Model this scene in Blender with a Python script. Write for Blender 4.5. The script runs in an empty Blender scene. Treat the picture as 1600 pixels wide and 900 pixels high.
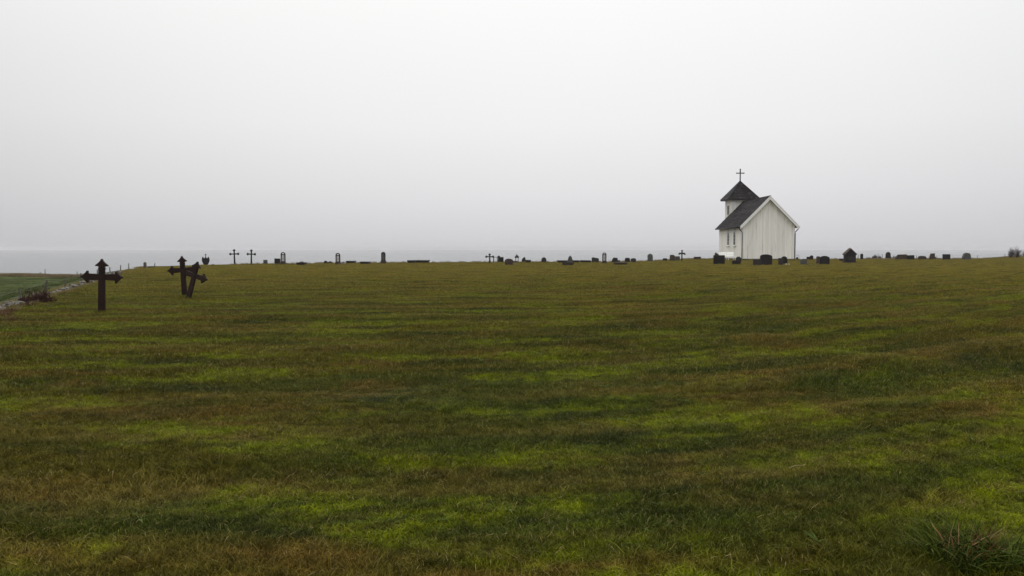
import bpy, bmesh, math, random
import numpy as np
from mathutils import Vector, Matrix, Euler

R = math.radians
sc = bpy.context.scene
COL = sc.collection
rng = random.Random(7)

# ------------------------------------------------------------------ camera
cam_d = bpy.data.cameras.new('camera')
cam = bpy.data.objects.new('camera', cam_d)
COL.objects.link(cam)
cam.location = (0, 0, 1.5)
cam.rotation_euler = (R(90 - 2.829), 0, 0)
cam_d.sensor_width = 36
cam_d.lens = 28
cam_d.clip_start = 0.05
cam_d.clip_end = 30000
sc.camera = cam

# ------------------------------------------------------------------ sky, sun, exposure
SUN_AZ = -22.0      # degrees from the view direction, to the left
SUN_EL = 50.0
world = bpy.data.worlds.new('World')
sc.world = world
world.use_nodes = True
nt = world.node_tree
nt.nodes.clear()
w_out = nt.nodes.new('ShaderNodeOutputWorld')
w_bg = nt.nodes.new('ShaderNodeBackground')
w_bg.inputs['Strength'].default_value = 0.1
sky = nt.nodes.new('ShaderNodeTexSky')
sky.sky_type = 'NISHITA'
sky.sun_disc = False
sky.sun_elevation = R(SUN_EL)
sky.sun_rotation = R(SUN_AZ)
sky.dust_density = 4.0
tc = nt.nodes.new('ShaderNodeTexCoord')
sep = nt.nodes.new('ShaderNodeSeparateXYZ')
nt.links.new(tc.outputs['Generated'], sep.inputs[0])
ramp = nt.nodes.new('ShaderNodeValToRGB')
nt.links.new(sep.outputs['Z'], ramp.inputs[0])
el = ramp.color_ramp.elements
stops = [(0.0, (.650, .645, .675)), (.03, (.708, .703, .732)), (.07, (.785, .782, .800)), (.148, (.890, .889, .892)),
         (.29, (.985, .985, .975)), (.55, (1.30, 1.30, 1.28)), (1.0, (1.75, 1.75, 1.72))]
el[0].position, el[1].position = 0.0, 1.0
for p_, c_ in stops[1:-1]:
    el.new(p_)
for e_, (p_, c_) in zip(el, stops):
    e_.position = p_
    e_.color = (c_[0] / 2, c_[1] / 2, c_[2] / 2, 1)
nz = nt.nodes.new('ShaderNodeTexNoise')
nz.inputs['Scale'].default_value = 1.6
nz.inputs['Detail'].default_value = 3
nt.links.new(tc.outputs['Generated'], nz.inputs['Vector'])
mr = nt.nodes.new('ShaderNodeMapRange')
mr.inputs[3].default_value = 19.5
mr.inputs[4].default_value = 20.5
nt.links.new(nz.outputs[0], mr.inputs[0])
scl = nt.nodes.new('ShaderNodeVectorMath')
scl.operation = 'SCALE'
nt.links.new(ramp.outputs[0], scl.inputs[0])
# the cloud is thinner, and so brighter, on the side of the hidden sun
hd = nt.nodes.new('ShaderNodeVectorMath'); hd.operation = 'MULTIPLY'; hd.inputs[1].default_value = (1, 1, 0)
nt.links.new(tc.outputs['Generated'], hd.inputs[0])
hn_ = nt.nodes.new('ShaderNodeVectorMath'); hn_.operation = 'NORMALIZE'
nt.links.new(hd.outputs[0], hn_.inputs[0])
dt = nt.nodes.new('ShaderNodeVectorMath'); dt.operation = 'DOT_PRODUCT'
dt.inputs[1].default_value = (math.sin(R(7)), math.cos(R(7)), 0)
nt.links.new(hn_.outputs[0], dt.inputs[0])
lo = nt.nodes.new('ShaderNodeMapRange')
for i_, v_ in zip((1, 2, 3, 4), (.62, 1., .27, 0.)):
    lo.inputs[i_].default_value = v_
nt.links.new(dt.outputs['Value'], lo.inputs[0])
fz = nt.nodes.new('ShaderNodeMapRange'); fz.interpolation_type = 'SMOOTHSTEP'
for i_, v_ in zip((1, 2, 3, 4), (.05, .6, 1., 0.)):
    fz.inputs[i_].default_value = v_
nt.links.new(sep.outputs['Z'], fz.inputs[0])
m1_ = nt.nodes.new('ShaderNodeMath'); m1_.operation = 'MULTIPLY'
nt.links.new(lo.outputs[0], m1_.inputs[0]); nt.links.new(fz.outputs[0], m1_.inputs[1])
m2_ = nt.nodes.new('ShaderNodeMath'); m2_.operation = 'SUBTRACT'; m2_.inputs[0].default_value = 1.0
nt.links.new(m1_.outputs[0], m2_.inputs[1])
m3_ = nt.nodes.new('ShaderNodeMath'); m3_.operation = 'MULTIPLY'
nt.links.new(m2_.outputs[0], m3_.inputs[0]); nt.links.new(mr.outputs[0], m3_.inputs[1])
nt.links.new(m3_.outputs[0], scl.inputs['Scale'])
mx = nt.nodes.new('ShaderNodeMixRGB')
mx.inputs[0].default_value = 0.95          # overcast veil over the clear sky
nt.links.new(sky.outputs[0], mx.inputs[1])
nt.links.new(scl.outputs[0], mx.inputs[2])
nt.links.new(mx.outputs[0], w_bg.inputs[0])
nt.links.new(w_bg.outputs[0], w_out.inputs[0])

sun_d = bpy.data.lights.new('sun', 'SUN')
sun_d.energy = 0.8
sun_d.angle = R(40)
sun_d.color = (1.0, .97, .92)
sun = bpy.data.objects.new('sun', sun_d)
COL.objects.link(sun)
sv = Vector((math.sin(R(SUN_AZ)) * math.cos(R(SUN_EL)), math.cos(R(SUN_AZ)) * math.cos(R(SUN_EL)), math.sin(R(SUN_EL))))
sun.rotation_euler = sv.to_track_quat('Z', 'Y').to_euler()
sun.location = (0, 0, 60)

sc.view_settings.view_transform = 'Standard'
sc.view_settings.look = 'None'
sc.view_settings.exposure = 0.0
sc.view_settings.gamma = 1.0
sc.view_settings.use_curve_mapping = False
sc.render.engine = 'CYCLES'
sc.cycles.use_denoising = True
sc.cycles.max_bounces = 6
sc.cycles.volume_bounces = 0


# ------------------------------------------------------------------ numeric terrain
def vnoise(x, y, seed=0):
    x = np.asarray(x, float); y = np.asarray(y, float)
    xi = np.floor(x); yi = np.floor(y)
    fx = x - xi; fy = y - yi
    def h(a, b):
        v = np.sin(a * 127.1 + b * 311.7 + seed * 74.7) * 43758.5453
        return v - np.floor(v)
    ux = fx * fx * (3 - 2 * fx); uy = fy * fy * (3 - 2 * fy)
    a = h(xi, yi); b = h(xi + 1, yi); c = h(xi, yi + 1); d = h(xi + 1, yi + 1)
    return (a + (b - a) * ux) * (1 - uy) + (c + (d - c) * ux) * uy

def sstep(a, b, v):
    t = np.clip((v - a) / (b - a), 0, 1)
    return t * t * (3 - 2 * t)

# the churchyard is bounded on the left by a straight tumbled wall, and at the back by the crest
WA = np.array([-11.3, 17.2]); WB = np.array([-29.4, 63.6])
WD = (WB - WA) / np.linalg.norm(WB - WA)
WN = np.array([-WD[1], WD[0]])             # points outwards, to the field
BACK_X = [-60, -29.2, -28.1, -26.4, -25.5, -23.4, -20, -16, -8.1, -4.5, 0, 7.1, 12, 15.6, 18.2, 24.4, 28.5, 33, 37, 40, 50, 54, 63.4, 69.3, 76, 84, 90.7, 104.5, 130, 200]
BACK_Y = [66, 66.8, 73.2, 75.8, 78.0, 78.4, 81.0, 83.4, 84.6, 86.4, 87.4, 88.8, 89.0, 92.8, 98.4, 112.6, 119, 121, 121, 112.5, 115.4, 115.5, 116.2, 119.9, 124, 134, 144, 162, 170, 175]
CREST = (WA[0] + WD[0] * 48.5)

def wall_s(x, y):
    return (np.asarray(x) - WA[0]) * WN[0] + (np.asarray(y) - WA[1]) * WN[1]

def terrain(x, y):
    x = np.asarray(x, float); y = np.asarray(y, float)
    s = wall_s(x, y)
    z = (vnoise(x / 11, y / 11, 1) - .5) * .10 + (vnoise(x / 3.7, y / 3.7, 2) - .5) * .05
    r = np.hypot(x, y)
    z = z + (vnoise(x / .8, y / .8, 3) - .5) * .045 * (1 - sstep(14, 26, r)) + (vnoise(x / .33, y / .33, 4) - .5) * .02 * (1 - sstep(8, 14, r))
    # old mowing ridges on the right-hand side
    q = y - .85 * (np.sqrt(np.maximum(x, 0) ** 2 + 20) - 4.47)
    z = z + .030 * (vnoise(x / 9, q / .9, 9) - .5 + .8 * np.sin(q * 2.1 + 3 * vnoise(x / 8, q / 6, 10))) * (.35 + .65 * sstep(-2, 5, x)) * sstep(4, 7, r) * (1 - sstep(40, 70, r))
    z = z * (1 - .6 * sstep(40, 80, r))
    tb = y - np.interp(x, BACK_X, BACK_Y)
    # outside: towards the field (left) and towards the shore (back)
    zl = -2.75 * sstep(-.2, 13, s) - .16 * sstep(.0, .8, s)
    coast = y - 131 + 6 * vnoise(x / 14, y / 14 * 0, 5)
    left = sstep(1.0, 12, s)
    zb = -(.0035 * np.clip(tb, 0, 30) ** 2) - .21 * np.clip(tb - 30, 0, 60) 
    zb = np.maximum(zb, -12.4)
    zc = -9.6 * sstep(0, 34, coast)
    z = z + zl + zb * (1 - left) + zc * left
    far = np.maximum(np.abs(x) - 230, 0)
    z = z - 9 * sstep(0, 60, far)
    return np.maximum(z, -12.3)

def zt(x, y):
    return float(terrain(np.array([x]), np.array([y]))[0])


# ------------------------------------------------------------------ materials
def new_mat(name):
    m = bpy.data.materials.new(name)
    m.use_nodes = True
    n = m.node_tree
    b = n.nodes['Principled BSDF']
    return m, n, b

def N(n, t, **kw):
    o = n.nodes.new(t)
    for k, v in kw.items():
        setattr(o, k, v)
    return o

def noise_node(n, vec, scale, detail=3, rough=.55, dist=0):
    t = N(n, 'ShaderNodeTexNoise')
    t.inputs['Scale'].default_value = scale
    t.inputs['Detail'].default_value = detail
    t.inputs['Roughness'].default_value = rough
    t.inputs['Distortion'].default_value = dist
    if vec is not None:
        n.links.new(vec, t.inputs['Vector'])
    return t.outputs[0]

def mrange(n, v, a, b, c=0., d=1., smooth=True):
    t = N(n, 'ShaderNodeMapRange')
    if smooth:
        t.interpolation_type = 'SMOOTHSTEP'
    for i, q in zip((1, 2, 3, 4), (a, b, c, d)):
        t.inputs[i].default_value = q
    n.links.new(v, t.inputs[0])
    return t.outputs[0]

def mixc(n, f, a, b, mode='MIX'):
    t = N(n, 'ShaderNodeMixRGB', blend_type=mode)
    for i, q in enumerate((f, a, b)):
        if isinstance(q, (int, float)):
            t.inputs[i].default_value = q
        elif isinstance(q, tuple):
            t.inputs[i].default_value = (*q, 1)
        else:
            n.links.new(q, t.inputs[i])
    return t.outputs[0]

def mathn(n, op, a, b=None):
    t = N(n, 'ShaderNodeMath', operation=op)
    for i, q in enumerate((a, b)):
        if q is None:
            continue
        if isinstance(q, (int, float)):
            t.inputs[i].default_value = q
        else:
            n.links.new(q, t.inputs[i])
    return t.outputs[0]

def simple(name, c1, c2, scale=6, rough=.7, bump=.15, c3=None, c3cut=(.55, .7), spec=.15, attr=None, stretch=(1, 1, 1)):
    m, n, b = new_mat(name)
    co = N(n, 'ShaderNodeTexCoord')
    mp = N(n, 'ShaderNodeMapping')
    mp.inputs['Scale'].default_value = stretch
    n.links.new(co.outputs['Object'], mp.inputs[0])
    v = mp.outputs[0]
    f = mrange(n, noise_node(n, v, scale, 5, .6), .3, .7)
    c = mixc(n, f, c1, c2)
    if c3:
        g = mrange(n, noise_node(n, v, scale * .45, 6, .65), *c3cut)
        c = mixc(n, g, c, c3)
    if attr:
        a = N(n, 'ShaderNodeAttribute', attribute_name='rnd')
        k = mrange(n, a.outputs['Fac'], 0, 1, *attr, False)
        c = mixc(n, 1.0, c, k, 'MULTIPLY')
    n.links.new(c, b.inputs['Base Color'])
    b.inputs['Roughness'].default_value = rough
    b.inputs['Specular IOR Level'].default_value = spec
    if bump:
        bp = N(n, 'ShaderNodeBump')
        bp.inputs['Strength'].default_value = bump
        bp.inputs['Distance'].default_value = .02
        n.links.new(noise_node(n, v, scale * 4, 4, .6), bp.inputs['Height'])
        n.links.new(bp.outputs[0], b.inputs['Normal'])
    return m

MOSS = dict(scale=.85, detail=4., rough=.6)

def mow_coords(g, pos, along=.52):
    """coordinates that follow the mower's sweep: nearly straight on the left, swinging away on the right"""
    sp = N(g, 'ShaderNodeSeparateXYZ'); g.links.new(pos, sp.inputs[0])
    x = mathn(g, 'MAXIMUM', sp.outputs['X'], 0.)
    k = mathn(g, 'SQRT', mathn(g, 'ADD', mathn(g, 'MULTIPLY', x, x), 20.))
    q = mathn(g, 'SUBTRACT', sp.outputs['Y'], mathn(g, 'MULTIPLY', mathn(g, 'SUBTRACT', k, 4.47), .85))
    cb = N(g, 'ShaderNodeCombineXYZ')
    g.links.new(mathn(g, 'MULTIPLY', sp.outputs['X'], along), cb.inputs[0])
    g.links.new(q, cb.inputs[1])
    return cb.outputs[0]

def lawn_group():
    g = bpy.data.node_groups.new('lawn_colour', 'ShaderNodeTree')
    g.interface.new_socket('Color', in_out='OUTPUT', socket_type='NodeSocketColor')
    go = g.nodes.new('NodeGroupOutput')
    geo = g.nodes.new('ShaderNodeNewGeometry')
    flat = N(g, 'ShaderNodeVectorMath', operation='MULTIPLY')
    flat.inputs[1].default_value = (1, 1, 0)
    g.links.new(geo.outputs['Position'], flat.inputs[0])
    P = flat.outputs[0]
    W = mow_coords(g, P)
    def off(x, y, base=None):
        o = N(g, 'ShaderNodeVectorMath', operation='ADD')
        o.inputs[1].default_value = (x, y, 0)
        g.links.new(W if base is None else base, o.inputs[0])
        return o.outputs[0]
    sp = N(g, 'ShaderNodeSeparateXYZ'); g.links.new(P, sp.inputs[0])
    n1 = mrange(g, noise_node(g, off(5, 5), .24, 5, .62), .40, .60)
    moss = mrange(g, noise_node(g, W, MOSS['scale'], MOSS['detail'], MOSS['rough']), .46, .60)
    mossbig = mrange(g, noise_node(g, off(31, 7), .36, 3, .5), .36, .50)
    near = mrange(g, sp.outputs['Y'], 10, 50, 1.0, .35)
    rag = mrange(g, noise_node(g, off(3, 3, P), 3.5, 5, .68), .38, .62, .25, 1.)
    moss = mathn(g, 'MULTIPLY', mathn(g, 'MULTIPLY', moss, mossbig), mathn(g, 'MULTIPLY', near, rag))
    dry = mrange(g, noise_node(g, off(-17, 51), .85, 6, .66), .49, .66)
    rank = mrange(g, noise_node(g, off(9, -23), 1.0, 6, .66), .48, .64)
    fine = mrange(g, noise_node(g, P, 7., 5, .68), .3, .7, .60, 1.45)
    mp = N(g, 'ShaderNodeMapping')
    mp.inputs['Scale'].default_value = (.30, 1.5, 1)
    g.links.new(W, mp.inputs[0])
    strk = mrange(g, noise_node(g, mp.outputs[0], 1.0, 5, .6), .45, .63)
    strl = mrange(g, noise_node(g, off(40, 12, mp.outputs[0]), .8, 5, .6), .48, .66)
    c = mixc(g, n1, (.074, .064, .006), (.046, .060, .006))
    far = mrange(g, sp.outputs['Y'], 3, 58, 0, .78)  # dry ochre further off; the lit-tip brightening towards the distance is painted in too
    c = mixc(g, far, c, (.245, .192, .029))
    c = mixc(g, mathn(g, 'MULTIPLY', rank, .80), c, (.024, .034, .007))
    c = mixc(g, mathn(g, 'MULTIPLY', strk, .50), c, (.042, .050, .010))
    c = mixc(g, mathn(g, 'MULTIPLY', strl, .42), c, (.225, .160, .036))
    c = mixc(g, mathn(g, 'MULTIPLY', dry, .56), c, (.155, .092, .018))
    c = mixc(g, moss, c, (.135, .160, .002))
    c = mixc(g, 1.0, c, fine, 'MULTIPLY')
    g.links.new(c, go.inputs[0])
    return g

LAWN = lawn_group()

def blade_mat():
    m, n, b = new_mat('lawn_blade')
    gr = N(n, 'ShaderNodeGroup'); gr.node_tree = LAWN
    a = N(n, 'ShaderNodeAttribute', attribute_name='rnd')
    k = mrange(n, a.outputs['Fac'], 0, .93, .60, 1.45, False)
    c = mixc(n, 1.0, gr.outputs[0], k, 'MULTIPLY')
    straw = mrange(n, a.outputs['Fac'], .975, .98, 0, 1)
    c = mixc(n, straw, c, (.30, .235, .10))
    n.links.new(c, b.inputs['Base Color'])
    b.inputs['Roughness'].default_value = .55
    b.inputs['Specular IOR Level'].default_value = .04
    return m

def ground_mat():
    m, n, b = new_mat('ground')
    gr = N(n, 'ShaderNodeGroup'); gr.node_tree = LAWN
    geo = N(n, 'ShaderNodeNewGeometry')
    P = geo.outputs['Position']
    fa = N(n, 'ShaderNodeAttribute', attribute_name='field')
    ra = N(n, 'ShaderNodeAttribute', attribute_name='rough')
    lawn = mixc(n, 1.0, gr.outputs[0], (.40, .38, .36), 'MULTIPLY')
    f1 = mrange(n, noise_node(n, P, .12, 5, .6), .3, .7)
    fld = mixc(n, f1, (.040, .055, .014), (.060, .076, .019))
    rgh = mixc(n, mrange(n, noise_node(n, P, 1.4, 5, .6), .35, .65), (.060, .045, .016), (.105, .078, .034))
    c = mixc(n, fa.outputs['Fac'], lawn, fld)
    c = mixc(n, ra.outputs['Fac'], c, rgh)
    n.links.new(c, b.inputs['Base Color'])
    b.inputs['Roughness'].default_value = .9
    b.inputs['Specular IOR Level'].default_value = .02
    bp = N(n, 'ShaderNodeBump')
    bp.inputs['Strength'].default_value = .8
    bp.inputs['Distance'].default_value = .03
    n.links.new(noise_node(n, P, 28, 5, .7), bp.inputs['Height'])
    n.links.new(bp.outputs[0], b.inputs['Normal'])
    return m

def sea_mat():
    m, n, b = new_mat('sea')
    b.inputs['Base Color'].default_value = (.05, .06, .07, 1)
    b.inputs['Roughness'].default_value = .22
    b.inputs['IOR'].default_value = 1.33
    geo = N(n, 'ShaderNodeNewGeometry')
    mp = N(n, 'ShaderNodeMapping')
    mp.inputs['Scale'].default_value = (.06, .22, 1)
    n.links.new(geo.outputs['Position'], mp.inputs[0])
    bp = N(n, 'ShaderNodeBump')
    bp.inputs['Strength'].default_value = 1.0
    bp.inputs['Distance'].default_value = .8
    n.links.new(noise_node(n, mp.outputs[0], 1.0, 5, .6), bp.inputs['Height'])
    n.links.new(bp.outputs[0], b.inputs['Normal'])
    return m

def tint_blade(name, stops, rough=.6):
    m, n, b = new_mat(name)
    a = N(n, 'ShaderNodeAttribute', attribute_name='rnd')
    r = N(n, 'ShaderNodeValToRGB')
    e = r.color_ramp.elements
    e[0].position = stops[0][0]; e[0].color = (*stops[0][1], 1)
    e[1].position = stops[-1][0]; e[1].color = (*stops[-1][1], 1)
    for p_, c_ in stops[1:-1]:
        q = e.new(p_); q.color = (*c_, 1)
    n.links.new(a.outputs['Fac'], r.inputs[0])
    n.links.new(r.outputs[0], b.inputs['Base Color'])
    b.inputs['Roughness'].default_value = rough
    b.inputs['Specular IOR Level'].default_value = .03
    return m

M = {}
M['blade'] = blade_mat()
M['ground'] = ground_mat()
M['sea'] = sea_mat()
M['iron'] = simple('rusty_iron', (.014, .0085, .0075), (.027, .013, .010), 7, .75, .3, (.052, .022, .013), (.60, .78))
M['iron_black'] = simple('black_iron', (.012, .011, .012), (.022, .020, .020), 8, .6, .2)
M['black'] = simple('black_granite', (.011, .0095, .009), (.020, .017, .016), 10, .55, .05)
M['dark'] = simple('dark_granite', (.020, .017, .016), (.042, .036, .032), 9, .7, .2, (.065, .06, .042), (.6, .75))
M['brown'] = simple('brown_stone', (.038, .027, .023), (.075, .056, .045), 7, .85, .3, (.10, .09, .065), (.58, .74))
M['grey'] = simple('grey_granite', (.052, .052, .050), (.10, .10, .097), 8, .8, .25, (.14, .14, .10), (.58, .74))
M['lichen'] = simple('lichen_stone', (.16, .15, .13), (.33, .32, .29), 5, .9, .4, (.10, .085, .065), (.55, .7))
M['pale'] = simple('pale_marble', (.45, .45, .45), (.58, .58, .57), 9, .5, .05)
M['wallstone'] = simple('wall_stone', (.10, .092, .08), (.30, .29, .265), 3.5, .9, .4, (.055, .043, .028), (.43, .57))
M['white'] = simple('white_board_paint', (.86, .85, .79), (.90, .89, .85), 2.2, .6, .08, (.64, .61, .53), (.50, .78), attr=(.88, 1.05), stretch=(3.5, 3.5, .35))
M['white_trim'] = simple('white_trim_paint', (.76, .76, .73), (.83, .83, .81), 4, .55, .05)
M['bench'] = simple('bench_paint', (.80, .79, .75), (.86, .86, .83), 4, .5, .05)
M['tile'] = simple('slate_tile', (.013, .011, .012), (.028, .024, .026), 3, .6, .2, (.11, .106, .10), (.54, .74), spec=.05, attr=(.40, 1.60))
M['gutter'] = simple('gutter_metal', (.010, .010, .011), (.018, .017, .018), 4, .45, .0)
M['glass'] = simple('window_glass', (.030, .027, .027), (.052, .048, .047), 2, .4, .0, spec=.12)
M['louvre'] = simple('louvre_paint', (.20, .19, .175), (.30, .285, .26), 5, .7, .1)
M['foundation'] = simple('foundation_stone', (.16, .155, .145), (.28, .27, .25), 4, .9, .3)
M['wood'] = simple('weathered_wood', (.065, .055, .045), (.13, .112, .095), 5, .85, .3, stretch=(4, 4, .6))
M['wire'] = simple('fence_wire', (.05, .05, .05), (.09, .085, .08), 9, .6, 0)
M['twig'] = simple('twig_bark', (.028, .016, .015), (.058, .034, .030), 8, .85, .1)
M['twig_red'] = simple('red_brown_twig', (.034, .014, .011), (.062, .027, .020), 8, .9, .1)
M['petal'] = simple('white_petal', (.78, .78, .78), (.84, .84, .82), 9, .6, 0)
M['dry'] = tint_blade('dry_grass', [(0, (.10, .065, .03)), (.4, (.20, .145, .07)), (.75, (.27, .21, .12)), (1, (.09, .09, .03))])
M['weed'] = tint_blade('weed_leaf', [(0, (.030, .048, .010)), (.6, (.050, .075, .014)), (1, (.085, .105, .022))])
M['rust_plant'] = tint_blade('rusty_dead_plant', [(0, (.060, .026, .014)), (.5, (.105, .055, .026)), (1, (.15, .10, .05))])
M['field'] = tint_blade('field_grass', [(0, (.036, .051, .011)), (.6, (.052, .072, .015)), (1, (.085, .085, .026))])
M['tussock'] = tint_blade('tussock_green', [(0, (.012, .022, .003)), (.5, (.032, .048, .005)), (1, (.070, .088, .012))])
M['tussock_dead'] = tint_blade('tussock_dead', [(0, (.06, .022, .010)), (.5, (.12, .055, .022)), (1, (.26, .18, .09))])


# ------------------------------------------------------------------ mesh helpers
class MB:
    def __init__(self):
        self.v = []; self.f = []; self.r = []
    def add(self, vs, fs, rnd=.5):
        k = len(self.v)
        self.v += [tuple(p) for p in vs]
        self.f += [tuple(i + k for i in f) for f in fs]
        self.r += [rnd] * len(vs)
        return self
    def box(self, x0, x1, y0, y1, z0, z1, rnd=.5, mat=None):
        vs = [Vector((x, y, z)) for x in (x0, x1) for y in (y0, y1) for z in (z0, z1)]
        if mat is not None:
            vs = [mat @ p for p in vs]
        return self.add(vs, [(0, 1, 3, 2), (4, 6, 7, 5), (0, 4, 5, 1), (2, 3, 7, 6), (0, 2, 6, 4), (1, 5, 7, 3)], rnd)
    def prism(self, poly, y0, y1, rnd=.5, mat=None):
        """outline in x,z extruded along y"""
        n = len(poly)
        vs = [Vector((x, y0, z)) for x, z in poly] + [Vector((x, y1, z)) for x, z in poly]
        if mat is not None:
            vs = [mat @ p for p in vs]
        fs = [tuple(range(n)), tuple(range(2 * n - 1, n - 1, -1))]
        fs += [(i, i + n, (i + 1) % n + n, (i + 1) % n) for i in range(n)]
        return self.add(vs, fs, rnd)
    def tube(self, pts, radii, n=6, rnd=.5):
        pts = [Vector(p) for p in pts]
        if isinstance(radii, (int, float)):
            radii = [radii] * len(pts)
        vs = []; fs = []
        for i, p in enumerate(pts):
            d = (pts[min(i + 1, len(pts) - 1)] - pts[max(i - 1, 0)]).normalized()
            a = d.cross(Vector((0, 0, 1)) if abs(d.z) < .9 else Vector((1, 0, 0))).normalized()
            b = d.cross(a)
            for k in range(n):
                t = 2 * math.pi * k / n
                vs.append(p + (a * math.cos(t) + b * math.sin(t)) * radii[i])
        for i in range(len(pts) - 1):
            for k in range(n):
                fs.append((i * n + k, i * n + (k + 1) % n, (i + 1) * n + (k + 1) % n, (i + 1) * n + k))
        fs.append(tuple(range(n - 1, -1, -1)))
        fs.append(tuple(range((len(pts) - 1) * n, len(pts) * n)))
        return self.add(vs, fs, rnd)
    def lathe(self, prof, n=12, cx=0, cy=0, rnd=.5):
        vs = []; fs = []
        for r, z in prof:
            for k in range(n):
                t = 2 * math.pi * k / n
                vs.append((cx + r * math.cos(t), cy + r * math.sin(t), z))
        for i in range(len(prof) - 1):
            for k in range(n):
                fs.append((i * n + k, i * n + (k + 1) % n, (i + 1) * n + (k + 1) % n, (i + 1) * n + k))
        fs.append(tuple(range(n - 1, -1, -1)))
        fs.append(tuple(range((len(prof) - 1) * n, len(prof) * n)))
        return self.add(vs, fs, rnd)
    def mesh(self, name, mat, bevel=0, smooth=False, fix=True):
        me = bpy.data.meshes.new(name)
        me.from_pydata(self.v, [], self.f)
        at = me.attributes.new('rnd', 'FLOAT', 'POINT')
        at.data.foreach_set('value', self.r)
        if fix or bevel:
            bm = bmesh.new(); bm.from_mesh(me)
            bmesh.ops.recalc_face_normals(bm, faces=bm.faces)
            if bevel:
                ed = [e for e in bm.edges if len(e.link_faces) == 2 and e.calc_face_angle(0) > .5]
                bmesh.ops.bevel(bm, geom=ed, offset=bevel, segments=2, affect='EDGES', clamp_overlap=True)
            bm.to_mesh(me); bm.free()
        if smooth:
            me.polygons.foreach_set('use_smooth', [True] * len(me.polygons))
        me.materials.append(mat)
        return me
    def build(self, name, mat, parent=None, bevel=0, smooth=False, kind=None, fix=True):
        o = bpy.data.objects.new(name, self.mesh(name, mat, bevel, smooth, fix))
        COL.objects.link(o)
        o.parent = parent
        if kind:
            o['kind'] = kind
        return o

def thing(name, label, cat, x, y, rz=0, group=None, z=None, tilt=(0, 0)):
    o = bpy.data.objects.new(name, None)
    COL.objects.link(o)
    o.empty_display_size = .2
    o.location = (x, y, zt(x, y) if z is None else z)
    o.rotation_euler = (R(tilt[0]), R(tilt[1]), R(rz))
    o['label'] = label; o['category'] = cat
    if group:
        o['group'] = group
    return o


# ------------------------------------------------------------------ ground and sea
def axis(segs):
    out = [segs[0][0]]
    for a, b, st in segs:
        k = max(1, int(round((b - a) / st)))
        out += [a + (b - a) * (i + 1) / k for i in range(k)]
    return np.array(out)

gx = axis([(-320, -110, 7), (-110, -36, 1.2), (-36, -9, .45), (-9, 9, .14), (9, 46, .6), (46, 120, 1.2), (120, 320, 8)])
gy = axis([(-60, 0, 4), (0, 2, .5), (2, 15, .14), (15, 60, .5), (60, 140, .7), (140, 240, 4)])
GX, GY = np.meshgrid(gx, gy)
GZ = terrain(GX, GY)
nx, ny = len(gx), len(gy)
verts = np.stack([GX.ravel(), GY.ravel(), GZ.ravel()], 1)
idx = np.arange(nx * ny).reshape(ny, nx)
quads = np.stack([idx[:-1, :-1], idx[:-1, 1:], idx[1:, 1:], idx[1:, :-1]], -1).reshape(-1, 4)
me = bpy.data.meshes.new('ground')
me.vertices.add(len(verts)); me.vertices.foreach_set('co', verts.ravel())
me.loops.add(quads.size); me.loops.foreach_set('vertex_index', quads.ravel().astype(np.int32))
me.polygons.add(len(quads))
me.polygons.foreach_set('loop_start', np.arange(0, quads.size, 4, dtype=np.int32))
me.polygons.foreach_set('use_smooth', np.ones(len(quads), bool))
me.update(calc_edges=True)
S = wall_s(GX, GY).ravel(); YY = GY.ravel(); XX = GX.ravel()
coast = YY - 131 + 6 * vnoise(XX / 14, YY * 0, 5)
field = sstep(1.2, 3.0, S) * (YY < 400)
tb = YY - np.interp(XX, BACK_X, BACK_Y)
rough = np.maximum(sstep(.0, .5, S) * (1 - sstep(1.6, 3.4, S)), sstep(1.5, 4, S) * sstep(-4.5, -3.0, coast))
rough = np.maximum(rough, sstep(.2, 2.5, tb) * (1 - sstep(.5, 1.5, S)))
for nm, ar in (('field', field), ('rough', rough)):
    at = me.attributes.new(nm, 'FLOAT', 'POINT')
    at.data.foreach_set('value', ar.astype(np.float32))
me.materials.append(M['ground'])
ground = bpy.data.objects.new('ground', me); COL.objects.link(ground)
ground['kind'] = 'structure'

sea_b = MB()
rs = [0.]
ring = [150, 300, 700, 1500, 3500, 9500]
sv_, sf_ = [], []
n_s = 48
for r_ in ring:
    for k in range(n_s):
        t = 2 * math.pi * k / n_s
        sv_.append((r_ * math.cos(t), r_ * math.sin(t), -11.0))
for i in range(len(ring) - 1):
    for k in range(n_s):
        sf_.append((i * n_s + k, (i + 1) * n_s + k, (i + 1) * n_s + (k + 1) % n_s, i * n_s + (k + 1) % n_s))
sf_.append(tuple(range(n_s)))
sea_b.add(sv_, sf_)
sea_o = sea_b.build('sea', M['sea'])
sea_o['kind'] = 'structure'


# ------------------------------------------------------------------ church
CH_X, CH_Y = 33.8, 105.2
church = thing('church', 'small white wooden church with dark tiled roof and a squat tower', 'church', CH_X, CH_Y, 0.4)
HW, LN = 3.36, 11.6            # half width and length of the nave
RZ, SL, RH = 8.32, 1.02, 3.84   # ridge height, slope, half width of the roof
OVF, OVB = .50, .25

def wall_top(x):
    return RZ - .26 - abs(x) * SL

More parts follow.
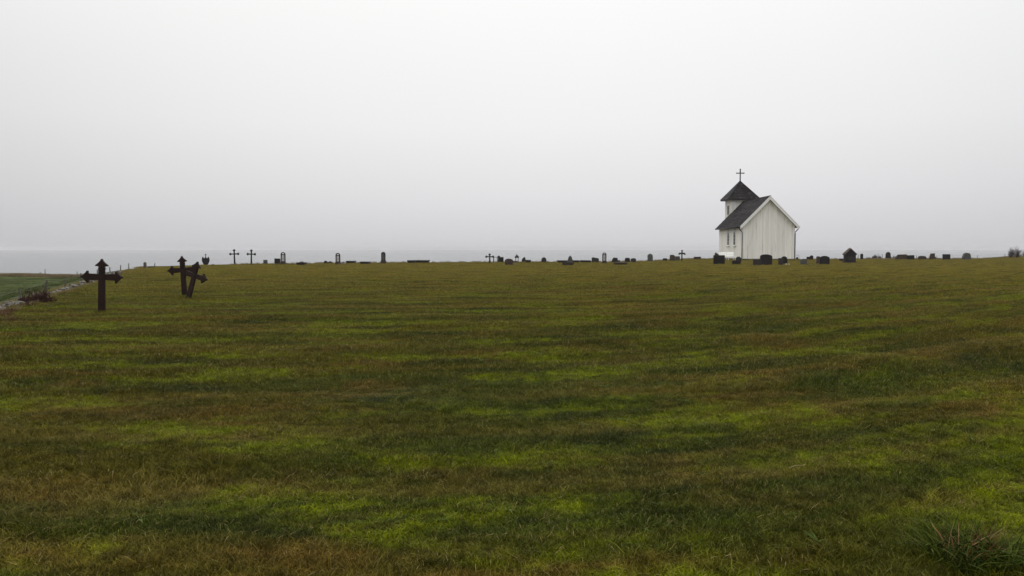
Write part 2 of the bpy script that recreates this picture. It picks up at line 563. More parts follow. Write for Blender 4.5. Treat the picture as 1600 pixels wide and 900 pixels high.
def boards(mb, O, U, length, z0, top, nrm, w=.15, seed=0):
    """upright boards on a wall; top(u) gives the height there; every second board stands proud"""
    r_ = random.Random(seed)
    u = 0.; i = 0
    Uv = Vector(U); Nv = Vector(nrm); O = Vector(O)
    while u < length - .02:
        ww = min(w * r_.uniform(.85, 1.15), length - u)
        a, b = u + .004, u + ww - .004
        pr = (.045 if i % 2 else .020) + r_.uniform(-.003, .003)
        zb = z0 + r_.uniform(0, .02)
        vs = []
        for uu in (a, b):
            for d in (0, pr):
                vs.append(O + Uv * uu + Nv * d + Vector((0, 0, zb)))
                vs.append(O + Uv * uu + Nv * d + Vector((0, 0, top(uu))))
        mb.add(vs, [(2, 6, 7, 3), (0, 2, 3, 1), (4, 5, 7, 6), (1, 3, 7, 5), (0, 4, 6, 2)], r_.random())
        u += ww; i += 1

MB().box(-HW + .02, HW - .02, .03, LN - .03, -.35, .22).build('foundation', M['foundation'], church)
core = MB().prism([(-HW, .20), (HW, .20), (HW, wall_top(HW)), (0, wall_top(0)), (-HW, wall_top(HW))], 0, LN)
core.build('wall', M['white_trim'], church)
cl = MB()
boards(cl, (-HW, 0, 0), (1, 0, 0), 2 * HW, .16, lambda u: wall_top(u - HW), (0, -1, 0), .15, 1)
cl.build('gable_cladding', M['white'], church, kind='stuff')
cl = MB()
boards(cl, (-HW, 0, 0), (0, 1, 0), LN, .16, lambda u: wall_top(HW), (-1, 0, 0), .15, 2)
boards(cl, (HW, 0, 0), (0, 1, 0), LN, .16, lambda u: wall_top(HW), (1, 0, 0), .15, 3)
cl.build('side_cladding', M['white'], church, kind='stuff')
for sx in (-1, 1):
    MB().box(sx * (HW + .05) - .06, sx * (HW + .05) + .06, -.055, .075, .14, wall_top(HW) - .05).build('corner_board', M['white_trim'], church, .006)

def tiles(mb, O, U, V, Nn, ulen, vlen, inside, tw=.26, th=.34, seed=0):
    r_ = random.Random(seed)
    O = Vector(O); U = Vector(U).normalized(); V = Vector(V).normalized(); Nn = Vector(Nn).normalized()
    rows = int(math.ceil(vlen / th)); cols = int(math.ceil(ulen / tw))
    for j in range(rows):
        rowk = r_.uniform(0, 1)
        for i in range(-1, cols + 1):
            u0 = i * tw + (j % 2) * tw * .5
            v0 = j * th - .03
            v1 = min((j + 1) * th + .05, vlen)
            uc, vc = u0 + tw / 2, min(v0 + th / 2, vlen)
            lo, hi = inside(vc)
            a, b = max(u0, lo), min(u0 + tw, hi)
            if b - a < .05:
                continue
            jit = r_.uniform(-.008, .012)
            prof = [(0, .012), (.28, .042), (.62, .034), (1, .0)]
            vs = []
            for q, hgt in prof:
                uu = a + (b - a) * q
                vs.append(O + U * uu + V * v0 + Nn * (.065 + hgt + jit))
                vs.append(O + U * uu + V * v1 + Nn * (.012 + hgt * .8))
                vs.append(O + U * uu + V * v0 + Nn * .01)
            fs = []
            for k in range(3):
                p = k * 3
                fs.append((p, p + 3, p + 4, p + 1))
                fs.append((p + 2, p + 5, p + 3, p))
            mb.add(vs, fs, .45 * rowk + .55 * r_.random() ** 1.3)

for sx in (-1, 1):
    nl = Vector((sx * SL, 0, 1)).normalized()
    dk = MB()
    t_ = .16
    e0 = Vector((sx * RH, 0, RZ - RH * SL)); rdg = Vector((0, 0, RZ))
    prof = [(0, RZ - .02), (sx * RH, RZ - RH * SL - .02), (sx * RH, RZ - RH * SL - .15), (0, RZ - .20)]
    dk.prism(prof, -OVF, LN + OVB)
    rf = dk.build('roof_slope', M['gutter'], church)
    tm = MB()
    vlen = math.hypot(RH, RH * SL)
    tiles(tm, (sx * RH, -OVF - .02, RZ - RH * SL - .02), (0, 1, 0), (-sx, 0, SL), nl, LN + OVF + OVB + .04, vlen,
          lambda v: (0, LN + OVF + OVB + .04), seed=5 + sx)
    tm.build('roof_tiles', M['tile'], rf, kind='stuff', fix=False)
    # verge board on the gable, its lower edge clear of the wall
    o_ = .02
    bb = [(sx * .0, RZ + .0), (sx * (RH + .03), RZ - (RH + .03) * SL), (sx * (RH + .03), RZ - (RH + .03) * SL - .36), (sx * .0, RZ - .40)]
    MB().prism(bb, -OVF - .075, -OVF - .015).build('verge_board', M['white_trim'], church, .006)
    cap = [(0, RZ + .075), (sx * (RH + .07), RZ - (RH + .07) * SL + .075), (sx * (RH + .07), RZ - (RH + .07) * SL + .01), (0, RZ + .01)]
    MB().prism(cap, -OVF - .10, -OVF + .06).build('verge_cap', M['white_trim'], church)
    sof = [(sx * .02, RZ - .235), (sx * (RH - .02), RZ - (RH - .02) * SL - .175), (sx * (RH - .02), RZ - (RH - .02) * SL - .20), (sx * .02, RZ - .26)]
    MB().prism(sof, -OVF + .01, -.06).build('soffit', M['white_trim'], church)
    # gutter and downpipe
    gz = RZ - RH * SL - .10
    MB().tube([(sx * (RH + .07), -OVF + .05, gz), (sx * (RH + .07), LN + OVB, gz)], .075, 8).build('gutter', M['gutter'], church, smooth=True)
    px_ = sx * (HW + .14)
    MB().tube([(sx * (RH + .07), -.10, gz - .05), (sx * (RH + .05), -.10, gz - .22), (px_ + sx * .02, -.12, gz - .62), (px_, -.12, gz - .8), (px_, -.12, .12)], .062, 8).build('downpipe', M['gutter'], church, smooth=True)
# ridge tiles
rt = MB()
for k in range(int((LN + OVF) / .34)):
    y0 = -OVF + .34 * k
    rt.tube([(0, y0 - .02, RZ + .035), (0, y0 + .34, RZ + .02)], [.115, .095], 8, rng.random())
rt.build('ridge_tiles', M['tile'], church, kind='stuff')

# lancet windows of the long side
for yc in (3.62, 6.62):
    x0 = -HW - .05
    fr = MB()
    oz0, oz1, hw_ = 2.02, 3.42, .46
    head = .42
    def arch_pts(w_, add=0):
        return [(-w_, oz0 - add), (w_, oz0 - add), (w_, oz1), (w_ * .62, oz1 + head * .55 + add * .5), (0, oz1 + head + add), (-w_ * .62, oz1 + head * .55 + add * .5), (-w_, oz1)]
    rot = Matrix.Translation((x0, yc, 0)) @ Matrix.Rotation(R(90), 4, 'Z')
    win = MB().prism(arch_pts(hw_), -.02, .048, mat=rot).build('window', M['glass'], church)
    o1, o2 = arch_pts(hw_ + .10, .10), arch_pts(hw_ - .01, -.01)
    n_ = len(o1)
    vs = [rot @ Vector((x, y, z)) for y in (-.02, .065) for pl in (o1, o2) for x, z in pl]
    fs = []
    for i in range(n_):
        j = (i + 1) % n_
        fs += [(2 * n_ + i, 2 * n_ + j, 3 * n_ + j, 3 * n_ + i), (i, j, 2 * n_ + j, 2 * n_ + i), (n_ + i, 3 * n_ + i, 3 * n_ + j, n_ + j)]
    MB().add(vs, fs).build('frame', M['white_trim'], win)
    gb = MB()
    for zz in (2.5, 2.96, 3.42):
        gb.prism([(-hw_ + .01, zz - .014), (hw_ - .01, zz - .014), (hw_ - .01, zz + .014), (-hw_ + .01, zz + .014)], -.02, .054, mat=rot)
    gb.build('glazing_bar', M['white_trim'], win)
    MB().prism([(-.62, oz0 - .19), (.62, oz0 - .19), (.62, oz0 - .11), (-.62, oz0 - .11)], -.02, .16, mat=rot).build('sill', M['white_trim'], win)
    MB().prism([(-.66, oz1 + .16), (-.60, oz1 + .12), (0, oz1 + .62), (.60, oz1 + .12), (.66, oz1 + .16), (0, oz1 + .74)], -.02, .13, mat=rot).build('hood', M['white_trim'], win)

# tower at the far end
TW = 1.58; TY0 = LN - .06; TYC = TY0 + TW; TZ = 8.75
tower = MB().box(-TW, TW, TY0, TY0 + 2 * TW, .2, TZ).build('tower', M['white_trim'], church)
tc_ = MB()
boards(tc_, (-TW, TY0, 0), (1, 0, 0), 2 * TW, 4.6, lambda u: TZ - .02, (0, -1, 0), .15, 6)
boards(tc_, (-TW, TY0, 0), (0, 1, 0), 2 * TW, .18, lambda u: TZ - .02, (-1, 0, 0), .15, 7)
boards(tc_, (TW, TY0, 0), (0, 1, 0), 2 * TW, .18, lambda u: TZ - .02, (1, 0, 0), .15, 8)
boards(tc_, (-TW, TY0 + 2 * TW, 0), (1, 0, 0), 2 * TW, .18, lambda u: TZ - .02, (0, 1, 0), .15, 9)
tc_.build('tower_cladding', M['white'], tower, kind='stuff')
for sx, sy in ((-1, 0), (1, 0), (-1, 1)):
    yy = TY0 + (2 * TW + .05 if sy else -.05)
    MB().box(sx * (TW + .05) - .07, sx * (TW + .05) + .07, yy - .07, yy + .07, .2 if sy else 4.6, TZ - .03).build('corner_board', M['white_trim'], tower, .006)
# louvred sound opening on the left face
lv = MB().box(-TW - .062, -TW + .02, TYC - .62, TYC + .62, 6.55, 7.86).build('sound_opening', M['gutter'], tower)
for sgn in (-1, 1):
    MB().box(-TW - .13, -TW + .01, TYC + sgn * .68 - .07, TYC + sgn * .68 + .07, 6.45, 7.97).build('frame', M['white_trim'], lv)
MB().box(-TW - .12, -TW + .01, TYC - .78, TYC + .78, 7.86, 8.0).build('frame', M['white_trim'], lv)
for k in range(6):
    z_ = 6.62 + k * .21
    m_ = Matrix.Translation((-TW - .10, TYC, z_ + .07)) @ Matrix.Rotation(R(-52), 4, 'Y')
    MB().box(-.085, .085, -.61, .61, -.012, .012, mat=m_).build('slat', M['louvre'], lv)
# pyramid roof
TR, AZ = 2.25, 11.40
EZ = 8.72
ap = Vector((0, TYC, AZ))
pyr = MB()
cs = [Vector((sx * TR, TYC + sy * TR, EZ)) for sx, sy in ((-1, -1), (1, -1), (1, 1), (-1, 1))]
pyr.add([*cs, ap, *[c + Vector((0, 0, -.12)) for c in cs]], [(0, 1, 4), (1, 2, 4), (2, 3, 4), (3, 0, 4), (0, 5, 6, 1), (1, 6, 7, 2), (2, 7, 8, 3), (3, 8, 5, 0), (8, 7, 6, 5)])
tr = pyr.build('tower_roof', M['gutter'], church)
tt = MB()
for k in range(4):
    a, b = cs[k], cs[(k + 1) % 4]
    U = (b - a).normalized(); mid = (a + b) / 2
    V = (ap - mid); vl = V.length
    Nn = U.cross(V.normalized())
    if Nn.z < 0:
        Nn = -Nn
    L_ = (b - a).length
    tiles(tt, a + Nn * .01, U, V, Nn, L_, vl, lambda v: (v / vl * L_ / 2, L_ - v / vl * L_ / 2), seed=20 + k)
tt.build('roof_tiles', M['tile'], tr, kind='stuff', fix=False)
hp = MB()
for c in cs:
    nseg = 11
    for i in range(nseg):
        p0 = c.lerp(ap, i / nseg); p1 = c.lerp(ap, (i + 1) / nseg + .01)
        hp.tube([p0 + Vector((0, 0, .05)), p1 + Vector((0, 0, .035))], [.10, .08], 7, rng.random() * .5)
hp.build('hip_tiles', M['tile'], tr, kind='stuff')
MB().box(-TW - .10, TW + .10, TY0 - .10, TY0 + 2 * TW + .10, 8.45, 8.59).build('cornice', M['white_trim'], tower)
MB().lathe([(.16, AZ - .10), (.13, AZ + .10), (.07, AZ + .16)], 10, 0, TYC).build('cross_socket', M['gutter'], tr)
rc = MB().box(-.075, .075, TYC - .06, TYC + .06, AZ, AZ + 1.83).build('roof_cross', M['iron_black'], church, .01)
MB().box(-.58, .58, TYC - .057, TYC + .057, AZ + 1.16, AZ + 1.30).build('crossbar', M['iron_black'], rc, .01)
for sx in (-1, 1):
    MB().box(sx * .58 - .02, sx * .58 + .02, TYC - .07, TYC + .07, AZ + 1.14, AZ + 1.32).build('bar_end', M['iron_black'], rc)
MB().box(-.095, .095, TYC - .07, TYC + .07, AZ + 1.80, AZ + 1.86).build('bar_end', M['iron_black'], rc)

# white bench by the long side
b_ = thing('bench', 'white wooden bench with a high board back beside the church', 'bench', 27.95, 103.3, 6)
tl = Matrix.Rotation(R(-20), 4, 'X')
MB().box(-1.0, 1.0, .20, .235, .86, 1.20, mat=tl).build('back_board', M['bench'], b_, .01)
MB().box(-1.03, 1.03, .20, .235, .545, .835, mat=tl).build('back_board', M['bench'], b_, .01)
for k in range(3):
    MB().box(-1.02, 1.02, -.30 + k * .185, -.30 + k * .185 + .17, .47, .51).build('seat_plank', M['bench'], b_, .006)
MB().box(-.98, .98, -.32, -.295, .36, .468).build('apron', M['bench'], b_, .005)
for sx in (-.9, -.02, .9):
    MB().tube([(sx, -.26, .47), (sx, -.30, -.06)], .04, 4).build('leg', M['bench'], b_)
    MB().tube([(sx, .25, 1.15), (sx, .27, .5), (sx, .46, -.06)], .04, 4).build('leg', M['bench'], b_)


# ------------------------------------------------------------------ large iron crosses
def finial(k=1.0):
    h_ = [(.046, -.03), (.060, .012), (.112, .030), (.134, .022), (.148, .040), (.138, .060), (.112, .074), (.070, .112), (.034, .150), (.020, .168), (.024, .186), (.010, .200)]
    return [(x * k, z * k) for x, z in h_] + [(-x * k, z * k) for x, z in reversed(h_)]

def big_cross(label, x, y, rz, tilt, group, sink=0.):
    t = thing('iron_cross', label, 'cross', x, y, rz, group, tilt=tilt)
    t.location.z -= sink
    sh = [(-.083, -.28), (.083, -.28), (.082, 0), (.074, .70), (.072, 1.0), (.084, 1.075), (-.084, 1.075), (-.072, 1.0), (-.074, .70), (-.082, 0)]
    MB().prism(sh, -.032, .032).build('shaft', M['iron'], t, .008)
    ar = [(-.30, .765), (-.09, .775), (.09, .775), (.30, .765), (.30, .925), (.09, .913), (-.09, .913), (-.30, .925)]
    arm = MB().prism(ar, -.028, .028).build('crossarm', M['iron'], t, .007)
    MB().prism([(-.060, .79), (.060, .79), (.060, .90), (-.060, .90)], -.042, .042).build('boss', M['iron'], t, .008)
    for rot, px, pz in ((0, 0, 1.075), (90, .285, .845), (-90, -.285, .845)):
        m_ = Matrix.Translation((px, 0, pz)) @ Matrix.Rotation(R(rot), 4, 'Y')
        MB().prism(finial(), -.037, .037, mat=m_).build('finial', M['iron'], t, .006)
    return t

G_BIG = 'large rusty iron crosses near the tumbled wall'
big_cross('large rusty iron cross with arrowhead ends standing upright and alone', -9.74, 18.86, 4, (0, 1.5), G_BIG)
big_cross('near upright rusty iron cross of the crossed pair', -10.06, 24.45, -4, (0, -3.2), G_BIG)
big_cross('rusty iron cross leaning hard over against its upright neighbour', -9.69, 23.72, -20, (-5, 14.5), G_BIG, .12)


# ------------------------------------------------------------------ smaller iron crosses
def small_cross(label, x, y, w, h, rz, tilt, group, end='ball', ornate=False):
    t = thing('iron_cross', label, 'cross', x, y, rz, group, tilt=tilt)
    zc = h * .71
    sw = .074
    MB().prism([(-sw * 1.15, -.2), (sw * 1.15, -.2), (sw * .8, h - .06), (-sw * .8, h - .06)], -.022, .022).build('shaft', M['iron_black'], t, .006)
    if not ornate:
        MB().box(-w / 2 + .05, w / 2 - .05, -.019, .019, zc - .055, zc + .055).build('crossarm', M['iron_black'], t, .006)
    else:
        a_ = [(-w / 2 + .02, zc - .24), (-w / 2 + .10, zc - .16), (-.18, zc - .10), (.18, zc - .10), (w / 2 - .10, zc - .16), (w / 2 - .02, zc - .24),
              (w / 2 + .02, zc - .04), (w / 2 - .08, zc + .09), (.2, zc + .07), (0, zc + .14), (-.2, zc + .07), (-w / 2 + .08, zc + .09), (-w / 2 - .02, zc - .04)]
        MB().prism(a_, -.019, .019).build('crossarm', M['iron_black'], t, .006)
    ends = [(0, 0, h - .07)] + ([(90, w / 2 - .07, zc), (-90, -w / 2 + .07, zc)] if not ornate else [])
    for rot, px, pz in ends:
        m_ = Matrix.Translation((px, 0, pz)) @ Matrix.Rotation(R(rot), 4, 'Y')
        pts = []
        for cx_, cz_, rr in ((-.065, 0, .066), (0, .055, .068), (.065, 0, .066)):
            for q in range(5):
                an = {-.065: 250 - q * 45, 0: 190 - q * 50, .065: 110 - q * 45}[cx_]
                pts.append((cx_ + rr * math.cos(R(an)), cz_ + rr * math.sin(R(an))))
        MB().prism(pts, -.026, .026, mat=m_).build('finial', M['iron_black'], t)
    return t

G_SM = 'slender black iron crosses'
small_cross('slender black iron cross with trefoil ends next to the tulip marker', -26.80, 77.0, .87, 1.42, 3, (0, -1.5), G_SM)
small_cross('slender black iron cross with trefoil ends next to the small tapered stone', -25.19, 77.0, .84, 1.39, -4, (0, .8), G_SM)
small_cross('short black iron cross beside a railed grave frame', -2.26, 80.9, .81, .96, 2, (0, -.5), G_SM)
small_cross('black iron cross with drooping curled arms beside a grey headstone', 20.56, 96.5, .84, 1.29, 6, (0, 1), G_SM, ornate=True)

# tulip-shaped marker
t = thing('iron_grave_marker', 'black tulip shaped grave marker topped by a tiny cross', 'grave marker', -27.75, 72.2, 5)
tp = [(-.14, -.12), (.14, -.12), (.16, .06), (.27, .22), (.33, .40), (.335, .56), (.30, .70), (.23, .79), (.19, .69), (.13, .62), (.07, .67), (.0, .84),
      (-.07, .67), (-.13, .62), (-.19, .69), (-.23, .79), (-.30, .70), (-.335, .56), (-.33, .40), (-.27, .22), (-.16, .06)]
MB().prism(tp, -.05, .05).build('body', M['iron_black'], t, .01)
MB().box(-.022, .022, -.02, .02, .70, 1.04).build('stem', M['iron_black'], t)
MB().box(-.075, .075, -.017, .017, .93, .985).build('crossarm', M['iron_black'], t)


# ------------------------------------------------------------------ gravestones
def profile(kind, w, h):
    a = w / 2
    if kind == 'flat':
        return [(-a, 0), (a, 0), (a, h), (-a, h)]
    if kind == 'arch':
        n = 8; rise = min(.18 * w, .3 * h)
        return [(-a, 0), (a, 0), (a, h - rise)] + [(a * math.cos(math.pi * i / n) * 1.0, h - rise + rise * math.sin(math.pi * i / n)) for i in range(1, n)] + [(-a, h - rise)]
    if kind == 'shoulder':
        return [(-a, 0), (a, 0), (a, h * .84), (a * .8, h * .86), (a * .45, h * .97), (0, h), (-a * .45, h * .97), (-a * .8, h * .86), (-a, h * .84)]
    if kind == 'round':
        n = 10; rise = min(a, h * .55)
        return [(-a, 0), (a, 0), (a, h - rise)] + [(a * math.cos(math.pi * i / n), h - rise + rise * math.sin(math.pi * i / n)) for i in range(1, n)] + [(-a, h - rise)]
    if kind == 'cone':
        return [(-a, 0), (a, 0), (a * .80, h * .42), (a * .42, h * .84), (a * .12, h), (-a * .18, h * .98), (-a * .55, h * .78), (-a * .88, h * .35)]
    if kind == 'slant':
        return [(-a, 0), (a, 0), (a, h * .80), (-a * .62, h), (-a, h * .88)]
    if kind == 'boulder':
        return [(-a, 0), (a * .96, 0), (a, h * .42), (a * .86, h * .78), (a * .5, h * .93), (-a * .15, h), (-a * .66, h * .88), (-a * .98, h * .5)]
    if kind == 'lean':
        return [(-a, 0), (a, 0), (a * .94, h * .72), (a * .55, h), (a * .2, h * .96), (-a * .55, h * .72), (-a * .95, h * .5)]
    if kind == 'trap':
        return [(-a, 0), (a, 0), (a * .86, h * .92), (a * .2, h * .96), (-a * .25, h), (-a * .62, h * .62)]
    if kind == 'gable':
        return [(-a, 0), (a, 0), (a, h * .55), (0, h), (-a, h * .55)]
    if kind == 'wedge':
        return [(-a, 0), (a, 0), (a, h), (-a * .6, h * .97), (-a, h * .5)]
    if kind == 'hump':
        return [(-a, 0), (a, 0), (a * .8, h * .55), (a * .3, h * .92), (-a * .2, h), (-a * .7, h * .6)]

def headstone(label, x, y, w, h, kind, mat, th=.16, plinth=True, rz=None, tilt=None, group='headstones of the churchyard', cat='headstone', name='headstone'):
    rz = rng.uniform(-9, 9) if rz is None else rz
    tilt = (rng.uniform(-2, 2), rng.uniform(-1.5, 1.5)) if tilt is None else tilt
    t = thing(name, label, cat, x, y, rz, group, tilt=tilt)
    ph = .12 if plinth else -.0
    if plinth:
        MB().box(-w / 2 - .05, w / 2 + .05, -th / 2 - .07, th / 2 + .07, -.22, ph).build('plinth', M[mat], t, .015)
    pr = [(px, (pz * (h - ph) / h + ph) if pz > 0 else (ph - .01 if plinth else -.2)) for px, pz in profile(kind, w, h)]
    MB().prism(pr, -th / 2, th / 2).build('slab', M[mat], t, .015)
    return t

def ledger(label, x, y, w, h, mat='dark', depth=1.4, rz=None, group='low grave slabs', feet=True):
    """a flat grave slab lying on two low supports"""
    rz = rng.uniform(-5, 5) if rz is None else rz
    t = thing('grave_slab', label, 'grave slab', x, y + depth * .3, rz, group, tilt=(rng.uniform(-1, 2), rng.uniform(-1, 1)))
    th = min(.14, h * .55)
    MB().box(-w / 2, w / 2, -depth / 2, depth / 2, h - th, h).build('slab', M[mat], t, .02)
    for sy in (-1, 1):
        MB().box(-w / 2 + .06, w / 2 - .06, sy * (depth / 2 - .16) - .10, sy * (depth / 2 - .16) + .10, -.2, h - th + .005).build('support', M[mat], t, .01)
    return t

def arch_monument(label, x, y, w, h, rz):
    t = thing('memorial_stele', label, 'monument', x, y, rz, 'narrow arched memorials with pale tablets', tilt=(rng.uniform(-1, 1), rng.uniform(-1, 1)))
    bw = w * .60
    MB().prism([(-bw, -.2), (bw, -.2), (bw, .06), (bw * .82, .20), (bw * .80, .30), (-bw * .80, .30), (-bw * .82, .20), (-bw, .06)], -.16, .16).build('base', M['brown'], t, .012)
    a = w / 2; zs = h - a; ai = a - .085
    n = 12
    def ringp(r):
        return [(r * math.cos(math.pi * i / n), zs + r * math.sin(math.pi * i / n)) for i in range(n + 1)]
    ho = [(a, .295)] + ringp(a) + [(-a, .295)]
    hi = [(ai, .295)] + ringp(ai) + [(-ai, .295)]
    k = len(ho)
    vs = [Vector((p[0], yy, p[1])) for yy in (-.07, .07) for pl in (ho, hi) for p in pl]
    fs = []
    for i in range(k - 1):
        fs += [(i, i + 1, k + i + 1, k + i), (2 * k + i, 3 * k + i, 3 * k + i + 1, 2 * k + i + 1), (i, 2 * k + i, 2 * k + i + 1, i + 1), (k + i, k + i + 1, 3 * k + i + 1, 3 * k + i)]
    fs += [(0, k, 3 * k, 2 * k), (k - 1, 3 * k - 1, 4 * k - 1, 2 * k - 1)]
    MB().add(vs, fs).build('arched_frame', M['black'], t)
    MB().box(-ai - .005, ai + .005, -.055, .055, zs - .05, zs + .03).build('crossbar', M['black'], t)
    MB().box(-ai + .012, ai - .012, -.03, .03, .30, zs - .055).build('tablet', M['pale'], t, .006)
    for zz in (.46, .58):
        MB().box(-ai * .55, ai * .55, -.036, -.029, zz, zz + .035).build('inscription_line', M['dark'], t)
    return t

T = [
 # label, x, y, w, h, profile, material, thickness, plinth
 ('small low stone at the foot of the tulip marker', -26.6, 70.9, .21, .13, 'boulder', 'brown', .16, False),
 ('small tapered lichen grey headstone alone near two iron crosses', -24.10, 77.9, .38, .42, 'flat', 'grey', .16, False),
 ('square black headstone touching an arched memorial', -23.12, 78.5, .56, .54, 'flat', 'black', .16, False),
 ('broken low dark stone, the taller of a pair in the grass', -18.84, 80.6, .42, .30, 'hump', 'dark', .3, False),
 ('broken low dark stone, the shorter of a pair in the grass', -18.43, 80.7, .39, .23, 'boulder', 'dark', .3, False),
 ('pale lichen covered boulder beside an arched memorial', -15.90, 75.3, .30, .27, 'boulder', 'lichen', .22, False),
 ('dark square headstone inside the railed grave frame', -1.11, 86.0, .40, .58, 'flat', 'black', .14, False),
 ('squat brown headstone with a rounded top before the grave lantern', -.28, 72.4, .73, .60, 'shoulder', 'brown', .18, False),
 ('dark headstone with a sloping broken top beside a low slab', 1.28, 87.2, .44, .58, 'lean', 'dark', .16, False),
 ('small round topped grey headstone standing by itself on the crest', 3.40, 84.9, .52, .56, 'round', 'dark', .18, False),
 ('rough grey cone shaped standing stone among low slabs', 6.05, 82.9, .62, .75, 'cone', 'grey', .35, False),
 ('broad dark headstone with a slanting top next to an arched memorial', 8.98, 86.0, .76, .56, 'slant', 'dark', .18, False),
 ('dark trapezoid headstone with a cut shoulder behind a low slab', 11.05, 86.0, .78, .54, 'trap', 'dark', .2, False),
 ('tiny dark stone against a trapezoid headstone', 11.62, 86.6, .24, .24, 'flat', 'dark', .16, False),
 ('dark headstone with a bowed top, joined to its lighter neighbour', 12.77, 88.2, .55, .49, 'arch', 'black', .16, False),
 ('lighter dark headstone beside a bowed black one', 13.45, 88.3, .60, .44, 'arch', 'dark', .16, False),
 ('tall grey headstone with a rounded top standing clear on the crest', 16.13, 93.0, .62, .90, 'round', 'grey', .16, False),
 ('small black block stone beside a brown headstone', 18.39, 95.8, .48, .33, 'flat', 'black', .2, False),
 ('upright brown headstone with a projecting capped top', 19.45, 96.8, .58, .74, 'arch', 'brown', .16, False),
 ('grey flat topped headstone between a brown one and the curled cross', 20.09, 97.0, .68, .56, 'flat', 'grey', .16, False),
 ('low brown block stone sunk in long grass beyond the white bench', 25.81, 111.0, .94, .36, 'flat', 'brown', .3, False),
 ('broad black flat topped headstone in front of the white bench', 20.13, 77.5, 1.10, .87, 'flat', 'black', .2, False),
 ('small slanted brown headstone rising behind a broad black one', 21.37, 83.1, .42, 1.12, 'slant', 'brown', .16, False),
 ('low dark block stone in front of a round grey one', 21.44, 76.2, .77, .38, 'slant', 'black', .3, False),
 ('rounded grey headstone by the near corner of the church', 24.68, 86.9, .61, .64, 'round', 'dark', .2, False),
 ('low black block stone leaning on a wide bow topped headstone', 22.01, 71.5, .74, .53, 'flat', 'dark', .25, False),
 ('wide black bow topped headstone before the church gable', 23.13, 72.6, 1.07, .98, 'arch', 'black', .18, False),
 ('low dark square stone beside a round topped one before the gable', 24.33, 72.1, .41, .64, 'flat', 'dark', .2, False),
 ('dark round topped headstone with white flowers at its foot', 26.05, 76.3, .58, .76, 'round', 'black', .18, False),
 ('plain blue grey square headstone to the right of the church', 27.01, 73.8, .59, .56, 'shoulder', 'grey', .18, False),
 ('small green grey block against a round black stone', 41.25, 111.0, .42, .38, 'flat', 'dark', .2, False),
 ('small round black stone right beside the church corner', 41.55, 110.6, .49, .58, 'round', 'black', .18, False),
 ('narrow brownish stone beside a wavy topped black headstone', 30.16, 78.5, .33, .75, 'arch', 'brown', .16, False),
 ('wide black headstone with a wavy raised top', 29.42, 75.0, .90, .82, 'shoulder', 'black', .18, False),
 ('small brown stone at the foot of the house shaped tomb', 38.20, 92.5, .41, .36, 'flat', 'brown', .2, False),
 ('large black round topped headstone beside dark heather', 53.87, 114.2, .70, 1.01, 'round', 'black', .2, False),
 ('wide grey brown slab stone with a sloping shoulder', 53.95, 110.5, 1.60, .70, 'wedge', 'brown', .25, False),
 ('low black square edged headstone between two brownish stones', 54.67, 109.3, .95, .60, 'flat', 'black', .2, True),
 ('low brown grey headstone before rough grass', 56.54, 109.9, 1.04, .50, 'arch', 'brown', .2, False),
 ('upright reddish brown headstone with its right side raised', 57.61, 109.3, .70, .85, 'wedge', 'brown', .2, False),
 ('black oblong headstone standing on its own', 58.87, 108.0, 1.04, .74, 'flat', 'black', .2, False),
 ('rough rounded blue grey boulder headstone, last before the bushes', 61.57, 108.0, 1.06, .95, 'boulder', 'grey', .4, False),
]
for (lb, x, y, w, h, k, m, th, pl) in T:
    headstone(lb, x, y, w, h, k, m, th, pl)

for (lb, x, y, w, h, dp) in [
 ('low dark slab with a heap of earth left of the arched memorials', -19.41, 73.2, .77, .24, 1.0),
 ('low dark slab directly behind the pale lichen boulder', -16.64, 82.0, .83, .24, 1.2),
 ('low dark slab between a boulder and the round topped column', -14.39, 77.8, .88, .22, 1.2),
 ('long low dark slab, the narrower of two end to end', -10.34, 81.9, .89, .28, 1.4),
 ('long low dark slab, the wider of two end to end', -9.36, 83.0, 1.38, .27, 1.2),
 ('low dark slab with a raised end beside a broken topped headstone', 1.74, 85.0, .58, .27, 1.2),
 ('thin long slab left of the cone shaped stone', 5.50, 86.6, 1.12, .21, 1.4),
 ('thick brown slab lying in front of the cone shaped stone', 5.02, 71.2, 1.09, .29, 1.3),
 ('thin short slab right of the cone shaped stone', 6.92, 86.0, .69, .23, 1.2),
 ('thin long slab running up to a slant topped headstone', 7.97, 86.0, 1.16, .23, 1.3),
 ('low mossy slab in front of a trapezoid headstone', 9.97, 73.0, 1.17, .21, 1.3),
]:
    ledger(lb, x, y, w, h, 'brown' if 'brown' in lb or 'mossy' in lb else 'dark', dp)

hp_ = thing('earth_heap', 'small heap of earth on a low dark grave slab', 'heap', -19.38, 73.5, 0, z=zt(-19.41, 73.5) + .225)
MB().lathe([(.26, 0), (.22, .05), (.12, .09), (.03, .11)], 9).build('soil', M['brown'], hp_)

arch_monument('narrow arched memorial with a pale tablet beside a square black headstone', -22.23, 77.4, .44, 1.17, 3)
arch_monument('narrow arched memorial with a pale tablet beside a lichen boulder', -16.38, 75.0, .42, 1.09, -4)
arch_monument('narrow arched memorial with a pale tablet right of a slant topped headstone', 9.20, 79.5, .40, 1.10, 2)

# round topped column
t = thing('memorial_column', 'tall round topped stone column on a stepped base', 'monument', -12.85, 79.6, 4)
MB().box(-.27, .27, -.22, .22, -.2, .30).build('base', M['brown'], t, .03)
MB().prism(profile('round', .42, .86), -.13, .13, mat=Matrix.Translation((0, 0, .298))).build('shaft', M['dark'], t, .02)
MB().prism(profile('round', .26, .62), -.145, -.125, mat=Matrix.Translation((0, 0, .36))).build('panel', M['grey'], t, .004)

